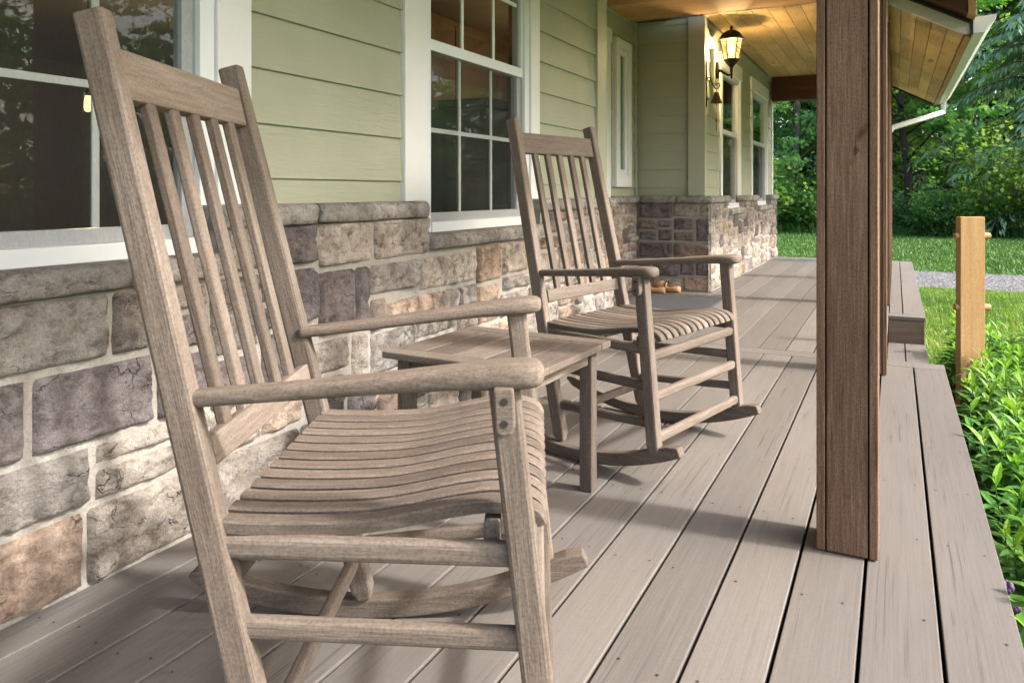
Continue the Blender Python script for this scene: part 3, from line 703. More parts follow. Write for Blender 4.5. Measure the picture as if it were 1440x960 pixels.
# K-style gutter: open trough seen from outside and below
b = MB()
gp = [(.494, 2.015), (.565, 2.015), (.585, 2.05), (.628, 2.10), (.636, 2.135), (.630, 2.135), (.622, 2.103), (.58, 2.055), (.561, 2.0195), (.499, 2.0195), (.499, 2.125), (.494, 2.125)]
b.prism(gp, 'y', 6.24, 11.1); b.prism([(.4935, 2.0145), (.5655, 2.0145), (.5855, 2.0495), (.6285, 2.0995), (.6365, 2.1355), (.4935, 2.1255)], 'y', 6.236, 6.2395); b.prism([(.4935, 2.0145), (.5655, 2.0145), (.5855, 2.0495), (.6285, 2.0995), (.6365, 2.1355), (.4935, 2.1255)], 'y', 11.1005, 11.104)
rp(b, 'gutter', M['gutter'], fix=True)
b = MB(); b.tube([(.545, 11.02, 2.02), (.545, 11.02, 1.90), (-.03, 10.66, 1.70), (-.085, 10.60, 1.62), (-.085, 10.60, -.4)], .042, 4); rp(b, 'downspout', M['gutter'], bevel=.004)
b = MB(); b.box(-1.497, -.17, 10.685, 10.84, 2.12, 2.46); rp(b, 'end_beam', M['beam'], bevel=.006)
b = MB(); b.box(-.163, -.045, 6.26, 11.0, 2.20, 2.43); b.box(-.163, -.045, -1.6, 6.255, 2.26, 2.425); rp(b, 'header_beam', M['header'], bevel=.005)
# gable entry cheek that stands on the eave
b = MB(); b.prism([(-.04, sof(-.04) + .115), (.45, sof(.45) + .115), (.45, 2.75), (-.04, 2.75)], 'y', 6.10, 6.235); rp(b, 'gable_cheek', M['beam'])
b = MB(); b.prism([(.4505, sof(.45) + .11), (.50, sof(.50) + .115), (.50, 2.75), (.4505, 2.75)], 'y', 6.09, 6.235); rp(b, 'gable_trim', M['header'], bevel=.003)

# ------------------------------------------------------------------ porch posts
def porch_post(y, label, first=None):
    if first:
        o = copy_tree(first); o.location = (-.105, y, 0); o['label'] = label; return o
    t = thing('porch_post', (-.105, y, 0), 0, label, 'porch post', 'wooden posts along the deck edge')
    H = 2.255
    def bd(name, x0, x1, y0, y1):
        b = MB(); b.box(x0, x1, y0, y1, .004, H, (random.random(), random.uniform(.6, .78), 0)); o = b.build(name, M['post'], t, bevel=.0025)
    bd('front_board', -.046, .046, -.0665, -.046); bd('rear_board', -.046, .046, .046, .0665)
    bd('side_board', -.069, -.0495, -.068, .068); bd('side_board', .0495, .069, -.068, .068)
    b = MB(); b.box(-.0485, .0485, -.045, .045, .004, H); b.build('core', M['gap'], t)
    return t
p1 = porch_post(2.065, 'nearest square wooden porch post, its base standing in front of the deck boards')
porch_post(4.115, 'second porch post from the viewer, peeking out behind the nearest post', p1)
porch_post(6.60, 'third porch post, standing at the near corner of the stair notch', p1)
porch_post(8.42, 'fourth porch post, mostly hidden behind the nearer posts', p1)
porch_post(10.42, 'farthest porch post by the end of the deck', p1)

# ------------------------------------------------------------------ rocking chairs
def make_chair(loc, rz, label):
    t = thing('rocking_chair', loc, rz, label, 'rocking chair', 'weathered wooden rocking chairs on the porch')
    W = M['teak']
    xb = lambda z: -.089 + (z - .072) * (-.261 / 1.053)     # back post line
    xf = lambda z: .291 + (z - .119) * (-.058 / .511)       # front leg line
    for sy in (-1, 1):
        bar('back_post', (xb(.040), sy * .268, .040), (xb(1.142), sy * .240, 1.142), .034, .044, W, t, up=(1, 0, 0), bevel=.006, taper=[(0, .62), (.022, 1), (1, 1)])
        bar('front_leg', (xf(.094), sy * .298, .094), (xf(.640), sy * .300, .640), .036, .040, W, t, up=(1, 0, 0), bevel=.006, taper=[(0, .55), (.055, 1), (1, 1)])
        # arm: loft from the back post to a rounded front end
        A = (-.212, sy * .247, .597); B = (.285, sy * .302, .652); st = []
        for q, (wd, hh, dz) in [(0, (.016, .010, 0)), (.02, (.018, .0118, 0)), (.3, (.020, .0120, 0)), (.55, (.024, .0128, .001)), (.75, (.030, .0150, .002)), (.88, (.035, .0178, .001)), (.95, (.035, .0178, 0)), (.98, (.030, .0160, -.001)), (.995, (.021, .012, -.002)), (1.0, (.010, .006, -.002))]:
            st.append((A[0] + (B[0] - A[0]) * q, A[1] + (B[1] - A[1]) * q, A[2] + (B[2] - A[2]) * q + dz, wd, hh))
        b = MB(); b.loft(st, 20, 3.0); b.build('arm', W, t, smooth=True, fix=True)
        # wedge block under the arm with two screw holes
        b = MB(); y0, y1 = sorted((sy * .3185, sy * .340))
        xc = xf(.60)
        prof = [(xc - .016, .638), (xc + .010, .638), (xc + .012, .590), (xc + .008, .580), (xc - .004, .577), (xc - .013, .582)]
        b.prism(prof, 'y', y0, y1)
        bo = b.build('arm_block', W, t, bevel=.003, fix=True)
        for zz in (.622, .594):
            h = MB(); h.add([(xc - .002 + .005 * cos(a * pi / 6), sy * .3408, zz + .005 * sin(a * pi / 6)) for a in range(12)], [tuple(range(12))])
            h.build('screw_hole', M['screw'], bo)
        # side stretchers
        for z0, z1, hh in ((.398, .411, .032), (.287, .300, .030), (.158, .188, .028)):
            bar('side_stretcher', (xb(z0) + .010, sy * .258, z0), (xf(z1) - .010, sy * .297, z1), .022, hh, W, t, bevel=.009, seg=3)
        # rocker: an arc of constant depth lying on the floor
        cx, Rr = -.08, 1.02; n = 26; vs = []; fs = []
        for i in range(n + 1):
            x = -.452 + (.384 + .452) * i / n; zb = Rr - sqrt(Rr * Rr - (x - cx) ** 2); th = .039 if 1 < i < n - 1 else (.037 if i in (1, n - 1) else .026)
            yc = sy * (.284 + .02 * x); sl = (x - cx) / Rr; zt = zb + th; x2 = x - sl * th
            if i in (0,): zb2 = zb + .014
            else: zb2 = zb
            vs += [(x, yc - .018, zb2), (x, yc + .018, zb2), (x2, yc + .018, zt), (x2, yc - .018, zt)]
        for i in range(n):
            for k in range(4): fs.append((i * 4 + k, i * 4 + (k + 1) % 4, i * 4 + 4 + (k + 1) % 4, i * 4 + 4 + k))
        fs += [(3, 2, 1, 0), (n * 4, n * 4 + 1, n * 4 + 2, n * 4 + 3)]
        b = MB(); b.add(vs, fs); b.build('rocker', W, t, bevel=.004, fix=True)
    bar('crest_rail', (xb(1.055), -.224, 1.055), (xb(1.055), .224, 1.055), .024, .078, W, t, up=(-.24, 0, 1), bevel=.004)
    bar('lower_back_rail', (xb(.515) + .004, -.226, .515), (xb(.515) + .004, .226, .515), .022, .044, W, t, up=(-.24, 0, 1), bevel=.004)
    for y in (-.150, -.075, 0, .075, .150):
        bar('back_slat', (xb(.53) + .002, y, .53), (xb(1.02) + .002, y, 1.02), .028, .015, W, t, up=(1, 0, 0), bevel=.003)
    # contoured seat: thirteen slats running front to back
    P = [(-.165, .436), (-.12, .434), (-.06, .434), (0, .436), (.05, .440), (.10, .449), (.15, .460), (.20, .468), (.232, .4685), (.256, .4655), (.273, .459), (.284, .450), (.290, .438)]
    P0_ = P; P = []
    for i in range(len(P0_) - 1):
        q = [Vector((*P0_[min(max(j, 0), len(P0_) - 1)], 0)) for j in (i - 1, i, i + 1, i + 2)]
        for u in (0, .25, .5, .75):
            P.append(tuple((.5 * ((2 * q[1]) + (q[2] - q[0]) * u + (2 * q[0] - 5 * q[1] + 4 * q[2] - q[3]) * u * u + (3 * q[1] - q[0] - 3 * q[2] + q[3]) * u ** 3))[:2]))
    P.append(P0_[-1])
    for k in range(13):
        y = -.252 + k * .042; edge = k in (0, 12); hw = .0148; th = .021 if not edge else .018; lw = hw * (.60 if not edge else .95)
        if abs(y) > .2: front = 11; 
        vs = []; fs = []; top = []; bot = []
        m = len(P)
        for i, (x, z) in enumerate(P):
            a = P[max(i - 1, 0)]; c = P[min(i + 1, m - 1)]; d = Vector((c[0] - a[0], 0, c[1] - a[1])).normalized(); nrm = Vector((-d.z, 0, d.x))
            tt = th * (1 if i < m - 3 else .8)
            q = Vector((x, 0, z)) - nrm * tt
            ys = y * (1.0 - .0 * (x < 0)); r = .003
            ring = [(x - nrm.x * r, ys - hw, z - nrm.z * r), (x, ys - hw + r, z), (x, ys + hw - r, z), (x - nrm.x * r, ys + hw, z - nrm.z * r), (q.x, ys + lw, q.z), (q.x, ys - lw, q.z)]
            vs += ring
        for i in range(m - 1):
            for j in range(6): fs.append((i * 6 + j, i * 6 + (j + 1) % 6, i * 6 + 6 + (j + 1) % 6, i * 6 + 6 + j))
        fs += [(5, 4, 3, 2, 1, 0), tuple(m * 6 - 6 + j for j in range(6))]
        b = MB(); b.add(vs, fs); b.build('seat_slat', W, t, fix=True)
    # cross bearers below the slats, front and rear stretchers
    bar('seat_bearer', (-.118, -.268, .398), (-.118, .268, .398), .030, .034, W, t, bevel=.003)
    bar('seat_bearer', (.215, -.276, .425), (.215, .276, .425), .022, .034, W, t, bevel=.003)
    bar('front_stretcher', (xf(.388) + .002, -.285, .388), (xf(.388) + .002, .285, .388), .026, .030, W, t, bevel=.009, seg=3)
    bar('front_stretcher', (xf(.268) + .002, -.285, .268), (xf(.268) + .002, .285, .268), .024, .030, W, t, bevel=.009, seg=3)
    bar('front_stretcher', (xf(.143) + .002, -.285, .143), (xf(.143) + .002, .285, .143), .024, .030, W, t, bevel=.009, seg=3)
    bar('rear_stretcher', (xb(.125), -.250, .125), (xb(.125), .250, .125), .024, .028, W, t, bevel=.009, seg=3)
    bar('rear_stretcher', (xb(.345), -.245, .345), (xb(.345), .245, .345), .024, .034, W, t, bevel=.009, seg=3)
    return t
c1 = make_chair((-.795, 1.045, 0), .439, 'nearest weathered teak rocking chair beside the left window, largest in view')
c2 = copy_tree(c1)
c2.location = (-.870, 2.592, -.001); c2.rotation_euler = Euler((0, .029, 0)).to_matrix().to_euler()
c2.rotation_euler = (Matrix.Rotation(-.235, 3, 'Z') @ Matrix.Rotation(.029, 3, 'Y')).to_euler()
c2['label'] = 'farther weathered teak rocking chair beyond the small side table, turned toward the steps'

# ------------------------------------------------------------------ side table
tb = thing('side_table', (-1.017, 1.919, 0), R(-3.2), 'small square weathered wooden side table between the two rocking chairs', 'side table')
W = M['teak']
hx, hy, zt = .247, .232, .443
bar('breadboard_end', (-hx, -hy + .0325, zt - .010), (hx, -hy + .0325, zt - .010), .065, .020, W, tb)
bar('breadboard_end', (-hx, hy - .0325, zt - .010), (hx, hy - .0325, zt - .010), .065, .020, W, tb)
ws = (2 * hx) / 5
for k in range(5):
    x = -hx + ws * (k + .5); bar('top_slat', (x, -hy + .067, zt - .0105), (x, hy - .067, zt - .0105), ws - .004, .019, W, tb, bevel=.002)
for sx in (-1, 1):
    for sy in (-1, 1): bar('leg', (sx * (hx - .055), sy * (hy - .045), 0.001), (sx * (hx - .055), sy * (hy - .045), zt - .021), .040, .040, W, tb, up=(1, 0, 0), bevel=.003)
    bar('apron', (sx * (hx - .055), -hy + .0655, zt - .045), (sx * (hx - .055), hy - .0655, zt - .045), .020, .045, W, tb)
for sy in (-1, 1): bar('apron', (-hx + .0755, sy * (hy - .045), zt - .045), (hx - .0755, sy * (hy - .045), zt - .045), .020, .045, W, tb)

# ------------------------------------------------------------------ lantern and bell on the far wall
LX, LY, LZ = -1.335, 7.03, 2.17
ln = thing('wall_lantern', (-1.498, LY, 2.0), 0, 'lit black carriage lantern on a curled arm near the wall corner', 'wall lantern')
def lp(b, name, mat, parent=ln, **k):
    o = b.build(name, mat, parent, **k)
    if parent == ln: o.location = (1.498, -LY, -2.0)
    return o
b = MB(); b.box(-1.520, -1.472, LY - .075, LY + .075, 1.88, 2.20); lp(b, 'mounting_block', M['trimgreen'], bevel=.004)
b = MB(); b.prism([(LY - .03, 1.93), (LY + .03, 1.93), (LY + .045, 2.0), (LY + .03, 2.07), (LY, 2.09), (LY - .03, 2.07), (LY - .045, 2.0)], 'x', -1.472, -1.452); lp(b, 'backplate', M['iron'], bevel=.004)
b = MB(); b.tube([(-1.455, LY, 2.0), (-1.43, LY, 2.0), (-1.40, LY, 1.975), (-1.365, LY, 1.955), (LX, LY, 1.955), (LX, LY, 1.985), (LX, LY, 2.03)], [.016, .014, .012, .011, .011, .013, .016], 10); b.lathe([(.004, -.065), (.011, -.055), (.006, -.045), (.012, -.035), (.014, -.02)], (LX, LY, 1.985), 12); lp(b, 'arm', M['iron'], smooth=True)
b = MB(); b.lathe([(.016, 2.02), (.02, 2.03), (.045, 2.06), (.062, 2.085), (.070, 2.092), (.070, 2.10)], (LX, LY, 0), 6, .2); lp(b, 'base_cup', M['iron'])
cg = MB()
for k in range(6):
    a = .2 + k * pi / 3; cg.tube([(LX + .066 * cos(a), LY + .066 * sin(a), 2.10), (LX + .098 * cos(a), LY + .098 * sin(a), 2.275)], .0045, 6)
lp(cg, 'cage', M['iron'])
b = MB(); vs = []
for r, z in ((.063, 2.101), (.094, 2.274)):
    vs += [(LX + r * cos(.2 + k * pi / 3), LY + r * sin(.2 + k * pi / 3), z) for k in range(6)]
b.add(vs, [(k, (k + 1) % 6, 6 + (k + 1) % 6, 6 + k) for k in range(6)]); lp(b, 'glass', M['amber'])
b = MB(); b.lathe([(.098, 2.275), (.122, 2.272), (.124, 2.282), (.110, 2.290), (.098, 2.312), (.075, 2.340), (.045, 2.358), (.02, 2.366), (.012, 2.372), (.012, 2.380), (.018, 2.388), (.012, 2.398), (.003, 2.404)], (LX, LY, 0), 12, .2); lp(b, 'roof', M['iron'])
b = MB(); b.lathe([(.008, 2.13), (.022, 2.16), (.028, 2.19), (.022, 2.225), (.006, 2.245)], (LX, LY, 0), 12); lp(b, 'bulb', M['bulb'], smooth=True)
b = MB(); b.tube([(LX, LY, 2.10), (LX, LY, 2.135)], .012, 8); lp(b, 'socket', M['blocky'])
ld = bpy.data.lights.new('lantern_light', 'POINT'); ld.energy = 160; ld.color = (1, .80, .52); ld.shadow_soft_size = .03
lo = bpy.data.objects.new('lantern_light', ld); COL.objects.link(lo); lo.parent = ln; lo.location = (LX + 1.498, 0, .19)

be = thing('dinner_bell', (-1.498, 6.73, 1.85), 0, 'small bronze bell hanging from a scrolled iron bracket below the lantern', 'bell')
def bp(b, name, mat, **k):
    o = b.build(name, mat, be, **k); o.location = (1.498, -6.73, -1.85); return o
BY = 6.73; BX = -1.408
b = MB(); b.prism([(BY - .009, 1.665), (BY, 1.64), (BY + .009, 1.665), (BY + .009, 2.0), (BY + .014, 2.01), (BY, 2.05), (BY - .014, 2.01), (BY - .009, 2.0)], 'x', -1.497, -1.490)
b.tube([(-1.492, BY, 1.88)] + [(-1.492 + .03 * k / 4, BY, 1.88 + .022 * sin(pi * k / 5)) for k in range(1, 5)] + [(-1.45, BY, 1.86), (-1.435, BY, 1.825), (-1.415, BY, 1.80), (-1.39, BY, 1.80), (-1.378, BY, 1.82), (-1.385, BY, 1.842), (-1.402, BY, 1.842), (-1.406, BY, 1.83)], .0055, 8)
b.lathe([(.016, 0), (.018, .006), (.010, .012)], (-1.497, BY, 1.70), 8); bp(b, 'bracket', M['iron'], smooth=False)
b = MB(); b.tube([(BX, BY, 1.80), (BX, BY, 1.765)], .004, 6); b.lathe([(.012, 1.77), (.020, 1.765), (.026, 1.74), (.035, 1.71), (.046, 1.683), (.054, 1.672), (.050, 1.671), (.03, 1.71)], (BX, BY, 0), 16); bp(b, 'bell', M['bell'], smooth=True)
b = MB(); b.tube([(BX, BY, 1.71), (BX + .002, BY, 1.58), (BX, BY, 1.52)], .0025, 5); b.lathe([(.002, 1.50), (.007, 1.51), (.006, 1.53), (.002, 1.535)], (BX, BY, 0), 8); b.tube([(BX, BY, 1.50), (BX, BY, 1.43)], .0035, 5); bp(b, 'pull_cord', M['cord'])

# ------------------------------------------------------------------ door mat and clogs
b = MB(); b.box(-1.99, -1.25, 5.12, 6.30, .002, .016); mt = b.build('door_mat', M['mat'], bevel=.004); tag(mt, 'dark grey ribbed door mat lying on the deck by the recessed entry', 'door mat')
def clog(x, y, rz, label, first=None):
    if first:
        o = copy_tree(first); o.location = (x, y, 0); o.rotation_euler = (0, 0, rz); o['label'] = label; return o
    t = thing('wooden_clog', (x, y, 0), rz, label, 'clog', 'wooden clogs on the porch')
    # x: heel at 0, toe at -.27. rings: outer hull with an open foot well
    b = MB(); rows = []
    sec = [(.0, .020, .050, .050), (-.012, .036, .058, .058), (-.04, .044, .058, .058), (-.08, .045, .054, .054), (-.115, .043, .056, .062), (-.135, .046, .06, .092), (-.17, .052, .06, .098), (-.21, .049, .05, .085), (-.245, .036, .04, .066), (-.268, .018, .035, .052), (-.275, .004, .040, .045)]
    seg = 16; vs = []; fs = []
    for x_, hw, ws_, top in sec:
        for k in range(seg):
            a = 2 * pi * (k + .5) / seg - pi / 2; cy, sz = cos(a), sin(a)
            zc = top / 2; zz = zc + zc * math.copysign(abs(sz) ** .75, sz); zz = max(zz, .003 + .012 * max(0, -x_ - .2) / .07)
            vs.append((x_, hw * math.copysign(abs(cy) ** .8, cy) * (.82 + .18 * min(1, zz / .04)), zz))
    for i in range(len(sec) - 1):
        for k in range(seg):
            fs.append((i * seg + k, i * seg + (k + 1) % seg, (i + 1) * seg + (k + 1) % seg, (i + 1) * seg + k))
    fs += [tuple(range(seg)), tuple(range((len(sec) - 1) * seg, len(sec) * seg))[::-1]]
    b.add(vs, fs); b.build('sole', M['clog'], t, smooth=True, fix=True)
    # dark foot well
    b = MB(); pts = []
    for k in range(20):
        a = 2 * pi * k / 20; pts.append((-.070 + .052 * cos(a), .033 * sin(a), .0585 + (.012 * max(0, -cos(a)))))
    b.add(pts + [(-.07, 0, .045)], [(k, (k + 1) % 20, 20) for k in range(20)]); b.build('foot_well', M['leather'], t, smooth=True)
    b = MB(); b.tube([(-.125, -.044, .052), (-.122, -.040, .082), (-.112, -.02, .102), (-.108, 0, .108), (-.112, .02, .102), (-.122, .040, .082), (-.125, .044, .052)], .006, 8); b.build('strap', M['leather'], t, smooth=True)
    return t
k1 = clog(-1.79, 6.445, R(4), 'carved wooden clog in front, nearer the door mat with its toe to the wall')
clog(-1.685, 6.555, R(-3), 'carved wooden clog behind, touching the stone wall with its heel further out', k1)

# ------------------------------------------------------------------ cedar post with pegs
cp = thing('cedar_peg_post', (.375, 4.93, GZ), R(26), 'fresh cedar board post with four round pegs standing in the plants', 'peg post')
b = MB(); b.box(-.068, .068, -.025, .025, .0, 1.197); b.build('board', M['cedar'], cp, bevel=.003)
for z in (1.09, .69):
    for s_, L_ in ((-1, .020), (1, .040)):
        b = MB(); b.tube([(s_ * .066, .0, z), (s_ * (.068 + L_), .0, z)], [.021, .018], 14); b.build('peg', M['cedar'], cp, smooth=False, bevel=.002)

# ------------------------------------------------------------------ vegetation
def leaf_quad(b, p, d, nrm, L, w, tone, fold=.0, seg=1, droop=0.0):
    """a pointed leaf: p base, d direction, nrm face normal"""
    d = d.normalized(); s = d.cross(nrm)
    s = s.normalized() if s.length > 1e-5 else d.orthogonal().normalized(); nn = s.cross(d)
    c = (tone, tone, tone)
    if seg == 1:
        b.add([p, p + d * L * .45 + s * w + nn * fold, p + d * L - nn * droop, p + d * L * .45 - s * w + nn * fold], [(0, 1, 2, 3)], c)
    else:
        m1 = p + d * L * .4; m2 = p + d * L * .75 - nn * droop * .4
        b.add([p, m1 + s * w + nn * fold, m1, m1 - s * w + nn * fold, m2 + s * w * .7 + nn * fold * .7, m2, m2 - s * w * .7 + nn * fold * .7, p + d * L - nn * droop],
              [(0, 2, 1), (0, 3, 2), (1, 2, 5, 4), (2, 3, 6, 5), (4, 5, 7), (5, 6, 7)], c)
rv = lambda: Vector((random.gauss(0, 1), random.gauss(0, 1), random.gauss(0, 1))).normalized()
def tree_meshes(kind, seed, H, RAD, trunk_r, low, nclump, nleaf, leaf, spread, leafmat, barkmat):
    """returns an Empty with trunk and crown children"""
    random.seed(seed); t = thing(kind)
    tr = MB(); lean = Vector((random.uniform(-.04, .04), random.uniform(-.04, .04), 0)); path = []; n = 10
    for i in range(n + 1):
        z = H * .93 * i / n; path.append(Vector((lean.x * z + .12 * noise.noise((z * .35, seed, 0)), lean.y * z + .12 * noise.noise((z * .35, seed, 9)), z)))
    tr.tube(path, [trunk_r * (1.35 if i == 0 else 1) * (1 - .88 * i / n) for i in range(n + 1)], 8)
    cr = MB(); clumps = []
    nl = max(10, nclump // 5)
    for k in range(nl):
        f_ = (k + random.random()) / nl; z = low + (H - low) * f_; base = path[0].lerp(path[-1], min(1, z / (H * .93))); a = k * 2.4 + random.uniform(-.5, .5)
        r = RAD * (sin(pi * min(1, max(.12, (f_ * .86 + .14)) ** .8)) ** .6) * random.uniform(.65, 1.1); r = max(r, .4)
        tip = base + Vector((cos(a) * r, sin(a) * r, r * random.uniform(.1, .55) - .15)); mid = base.lerp(tip, .5) + Vector((0, 0, r * .1))
        tr.tube([base, mid, tip], [trunk_r * .32 * (1 - f_ * .6), trunk_r * .17 * (1 - f_ * .6), .008], 5)
        for q in range(5):
            u = random.uniform(.35, 1.08); c = base.lerp(tip, u) + rv() * r * .22 + Vector((0, 0, r * .1 * (1 - abs(u - .5)))); clumps.append((c, (c - base).normalized()))
    for c, out in clumps:
        tone0 = random.uniform(.1, .75); R_ = spread * random.uniform(.6, 1.25); ax = (Vector((out.x, out.y, 0)) + rv() * .2).normalized() if Vector((out.x, out.y, 0)).length > .05 else rv()
        for q in range(nleaf):
            v = rv(); v.z *= .38; p = c + Vector((v.x, v.y, v.z)) * R_ * random.random() ** .5
            d = (rv() + Vector((out.x, out.y, -.45)) * 1.0); nr = (Vector((out.x * .8, out.y * .8, .75)) + rv() * .7).normalized()
            L = leaf * random.uniform(.7, 1.3); leaf_quad(cr, p, d, nr, L, L * .34, min(1, max(0, tone0 + random.uniform(-.15, .15))))
    tr.build('trunk', barkmat, t, smooth=True); cr.build('crown', leafmat, t)
    return t
def conifer(kind, seed, H, RAD, trunk_r, low, leafmat, barkmat, dens=1.0, spray=.24):
    random.seed(seed); t = thing(kind); tr = MB(); tr.tube([(0, 0, 0), (0, 0, H * .5), (0, 0, H)], [trunk_r * 1.2, trunk_r * .6, .02], 8)
    cr = MB(); z = low
    while z < H - .3:
        f_ = (z - low) / (H - low); r0 = RAD * (1 - f_) ** .75 + .25
        for k in range(int(6 * dens) + 1):
            a = random.uniform(0, 2 * pi); r = r0 * random.uniform(.7, 1.15); pts = []; m = 7
            for i in range(m + 1):
                u = i / m; pts.append(Vector((cos(a) * r * u, sin(a) * r * u, z + r * (.10 * u - .42 * u * u) + random.uniform(-.03, .03))))
            tr.tube(pts, [.03 * (1 - i / (m + 1)) for i in range(m + 1)], 4)
            tone0 = random.uniform(.2, .7); side = Vector((-sin(a), cos(a), 0))
            for i in range(1, m + 1):
                for q in range(int(16 * dens)):
                    u = random.uniform(-.5, .5); p = pts[i].lerp(pts[i - 1], random.random()) + side * u * r * .42 * (1.1 - i / m * .7) + Vector((0, 0, -abs(u) * .25 * r * .3))
                    d = Vector((cos(a), sin(a), 0)) * .5 + side * u * 1.4 + Vector((0, 0, -random.uniform(.5, 1.5)))
                    leaf_quad(cr, p, d, (Vector((cos(a), sin(a), .5)) + rv() * .7).normalized(), spray * random.uniform(.6, 1.4), spray * .13, min(1, max(0, tone0 + random.uniform(-.2, .3) + .25 * (i / m))))
        z += .42 + .18 * f_
    tr.build('trunk', barkmat, t, smooth=True); cr.build('crown', leafmat, t)
    return t
G1 = 'trees at the edge of the woods'
def place(proto, used, x, y, rz, s, label, cat, group, z=GZ):
    o = proto if id(proto) not in used else copy_tree(proto); used.add(id(proto))
    o.location = (x, y, z); o.rotation_euler = (0, 0, rz); o.scale = (s, s, s); tag(o, label, cat, group); return o
used = set()
mA = tree_meshes('maple_tree', 1, 11.5, 3.6, .17, 1.6, 150, 85, .19, .62, M['maple'], M['barkd'])
mB = tree_meshes('maple_tree', 2, 13, 3.2, .16, 1.0, 150, 85, .17, .58, M['maple'], M['bark'])
bA = tree_meshes('alder_tree', 3, 12, 2.4, .13, 1.3, 130, 80, .15, .52, M['birch'], M['bark'])
cA = conifer('cedar_tree', 4, 14, 3.3, .25, .8, M['cedarleaf'], M['barkd'])
random.seed(77)
near_row = [
 (mA, .4, 29.2, 0.4, 1.0, 'broadleaf maple with bright layered leaves left of the drooping cedar at the woods edge', 'maple tree'),
 (cA, 3.9, 27.2, 1.0, 1.0, 'grey green cedar with drooping sprays at the right end of the woods edge', 'cedar tree'),
 (bA, -3.15, 28.4, 2.0, 1.0, 'slim alder with a bare grey trunk seen between the house corner and the nearest post', 'alder tree'),
 (mB, -1.4, 30.2, .5, 1.0, 'dark leaved maple partly behind the nearest porch post', 'maple tree'),
 (bA, -5.2, 30.0, .9, 1.05, 'pale green alder behind the house corner', 'alder tree'),
 (mB, 2.3, 31.2, 3.0, 1.15, 'tall maple behind the gap between the bright maple and the drooping cedar', 'maple tree')]
for pr_, x, y, rz, s, lab, cat in near_row: place(pr_, used, x, y, rz, s, lab, cat, G1)
G2 = 'trees deeper in the woods behind the front row'
for k in range(16):
    x = -13 + k * 1.85 + random.uniform(-.5, .5); y = random.choice([33.5, 35.5, 38]) + random.uniform(-.8, .8); p_ = random.choice([mA, mB, mB, bA, cA])
    place(p_, used, x, y, random.uniform(0, 6), random.uniform(1.05, 1.35), 'tree deeper in the woods, its leaves closing the view behind the front row of trees', 'tree', G2)
G3 = 'trees across the side lawn, reflected in the windows'
for k in range(11):
    x = 25 + random.uniform(-2, 4); y = -4 + k * 4.2 + random.uniform(-1, 1); p_ = random.choice([mA, mB, bA])
    place(p_, used, x, y, random.uniform(0, 6), random.uniform(.8, 1.0), 'tree beyond the side lawn that shows only as a reflection in the window glass', 'tree', G3)
for k in range(5):
    x = 6.5 + k * 2.6; y = 36 + random.uniform(-1, 2.5)
    place(random.choice([mA, bA, cA]), used, x, y, random.uniform(0, 6), random.uniform(.95, 1.15), 'tree of the woods edge continuing right beyond the drooping cedar', 'tree', 'trees of the woods edge to the right')

def bush(seed, Rr, H, n, leaf, mat, twigs=True):
    random.seed(seed); t = thing('shrub'); st_ = MB(); fo = MB()
    for k in range(14):
        a = random.uniform(0, 6.28); r = Rr * random.uniform(.4, 1.1); tip = Vector((cos(a) * r, sin(a) * r, H * random.uniform(.5, 1.05))); mid = tip * .5 + rv() * .15
        st_.tube([(0, 0, 0), mid, tip], [.022, .013, .004], 5)
        for q in range(n):
            u = random.uniform(.25, 1.1); c = tip * u + rv() * Rr * .34 * random.random(); c.z = max(c.z, .03)
            d = rv() + Vector((cos(a), sin(a), -.2)); L = leaf * random.uniform(.6, 1.4); leaf_quad(fo, c, d, (Vector((0, 0, 1)) + rv() * .7).normalized(), L, L * .36, random.random() ** 2)
    st_.build('stem', M['bark'], t); fo.build('foliage', mat, t); return t
sA = bush(5, 1.5, 2.6, 190, .12, M['bush']); sB = bush(6, 1.1, 1.3, 160, .13, M['fern']); sC = bush(8, 1.3, 1.8, 150, .13, M['maple'])
shr = [(sA, 2.75, 25.9, 0, 1.15, 'bright yellow green bush low at the right of the woods edge'), (sA, 3.9, 25.6, 2, .9, 'bright bush beside the lawn at the far right of the view'), (sC, 1.5, 26.6, 0, 1, 'dark low shrub under the bright maple'), (sB, .5, 26.2, 0, 1.0, 'fern like shrub at the lawn edge right of the nearest post'), (sC, -2.5, 26.7, 2, 1.2, 'leafy shrub at the foot of the slim alder'), (sB, -3.4, 26.2, 1, 1, 'fern like shrub beside the house corner at the lawn edge'), (sB, -1.6, 26.4, 3, .9, 'fern like shrub hidden mostly by the nearest porch post'), (sC, -4.6, 26.8, 4, 1.3, 'broad shrub behind the house corner'), (sB, 2.1, 26.0, 2, .8, 'small fern like shrub below the bright bush'), (sC, 5.3, 26.4, 1, 1.2, 'shrub at the foot of the drooping cedar'), (sB, 1.1, 25.7, 5, .6, 'small low fern at the lawn edge')]
for p_, x, y, rz, s, lab in shr: place(p_, used, x, y, rz, s, lab, 'shrub', 'shrubs along the woods edge')
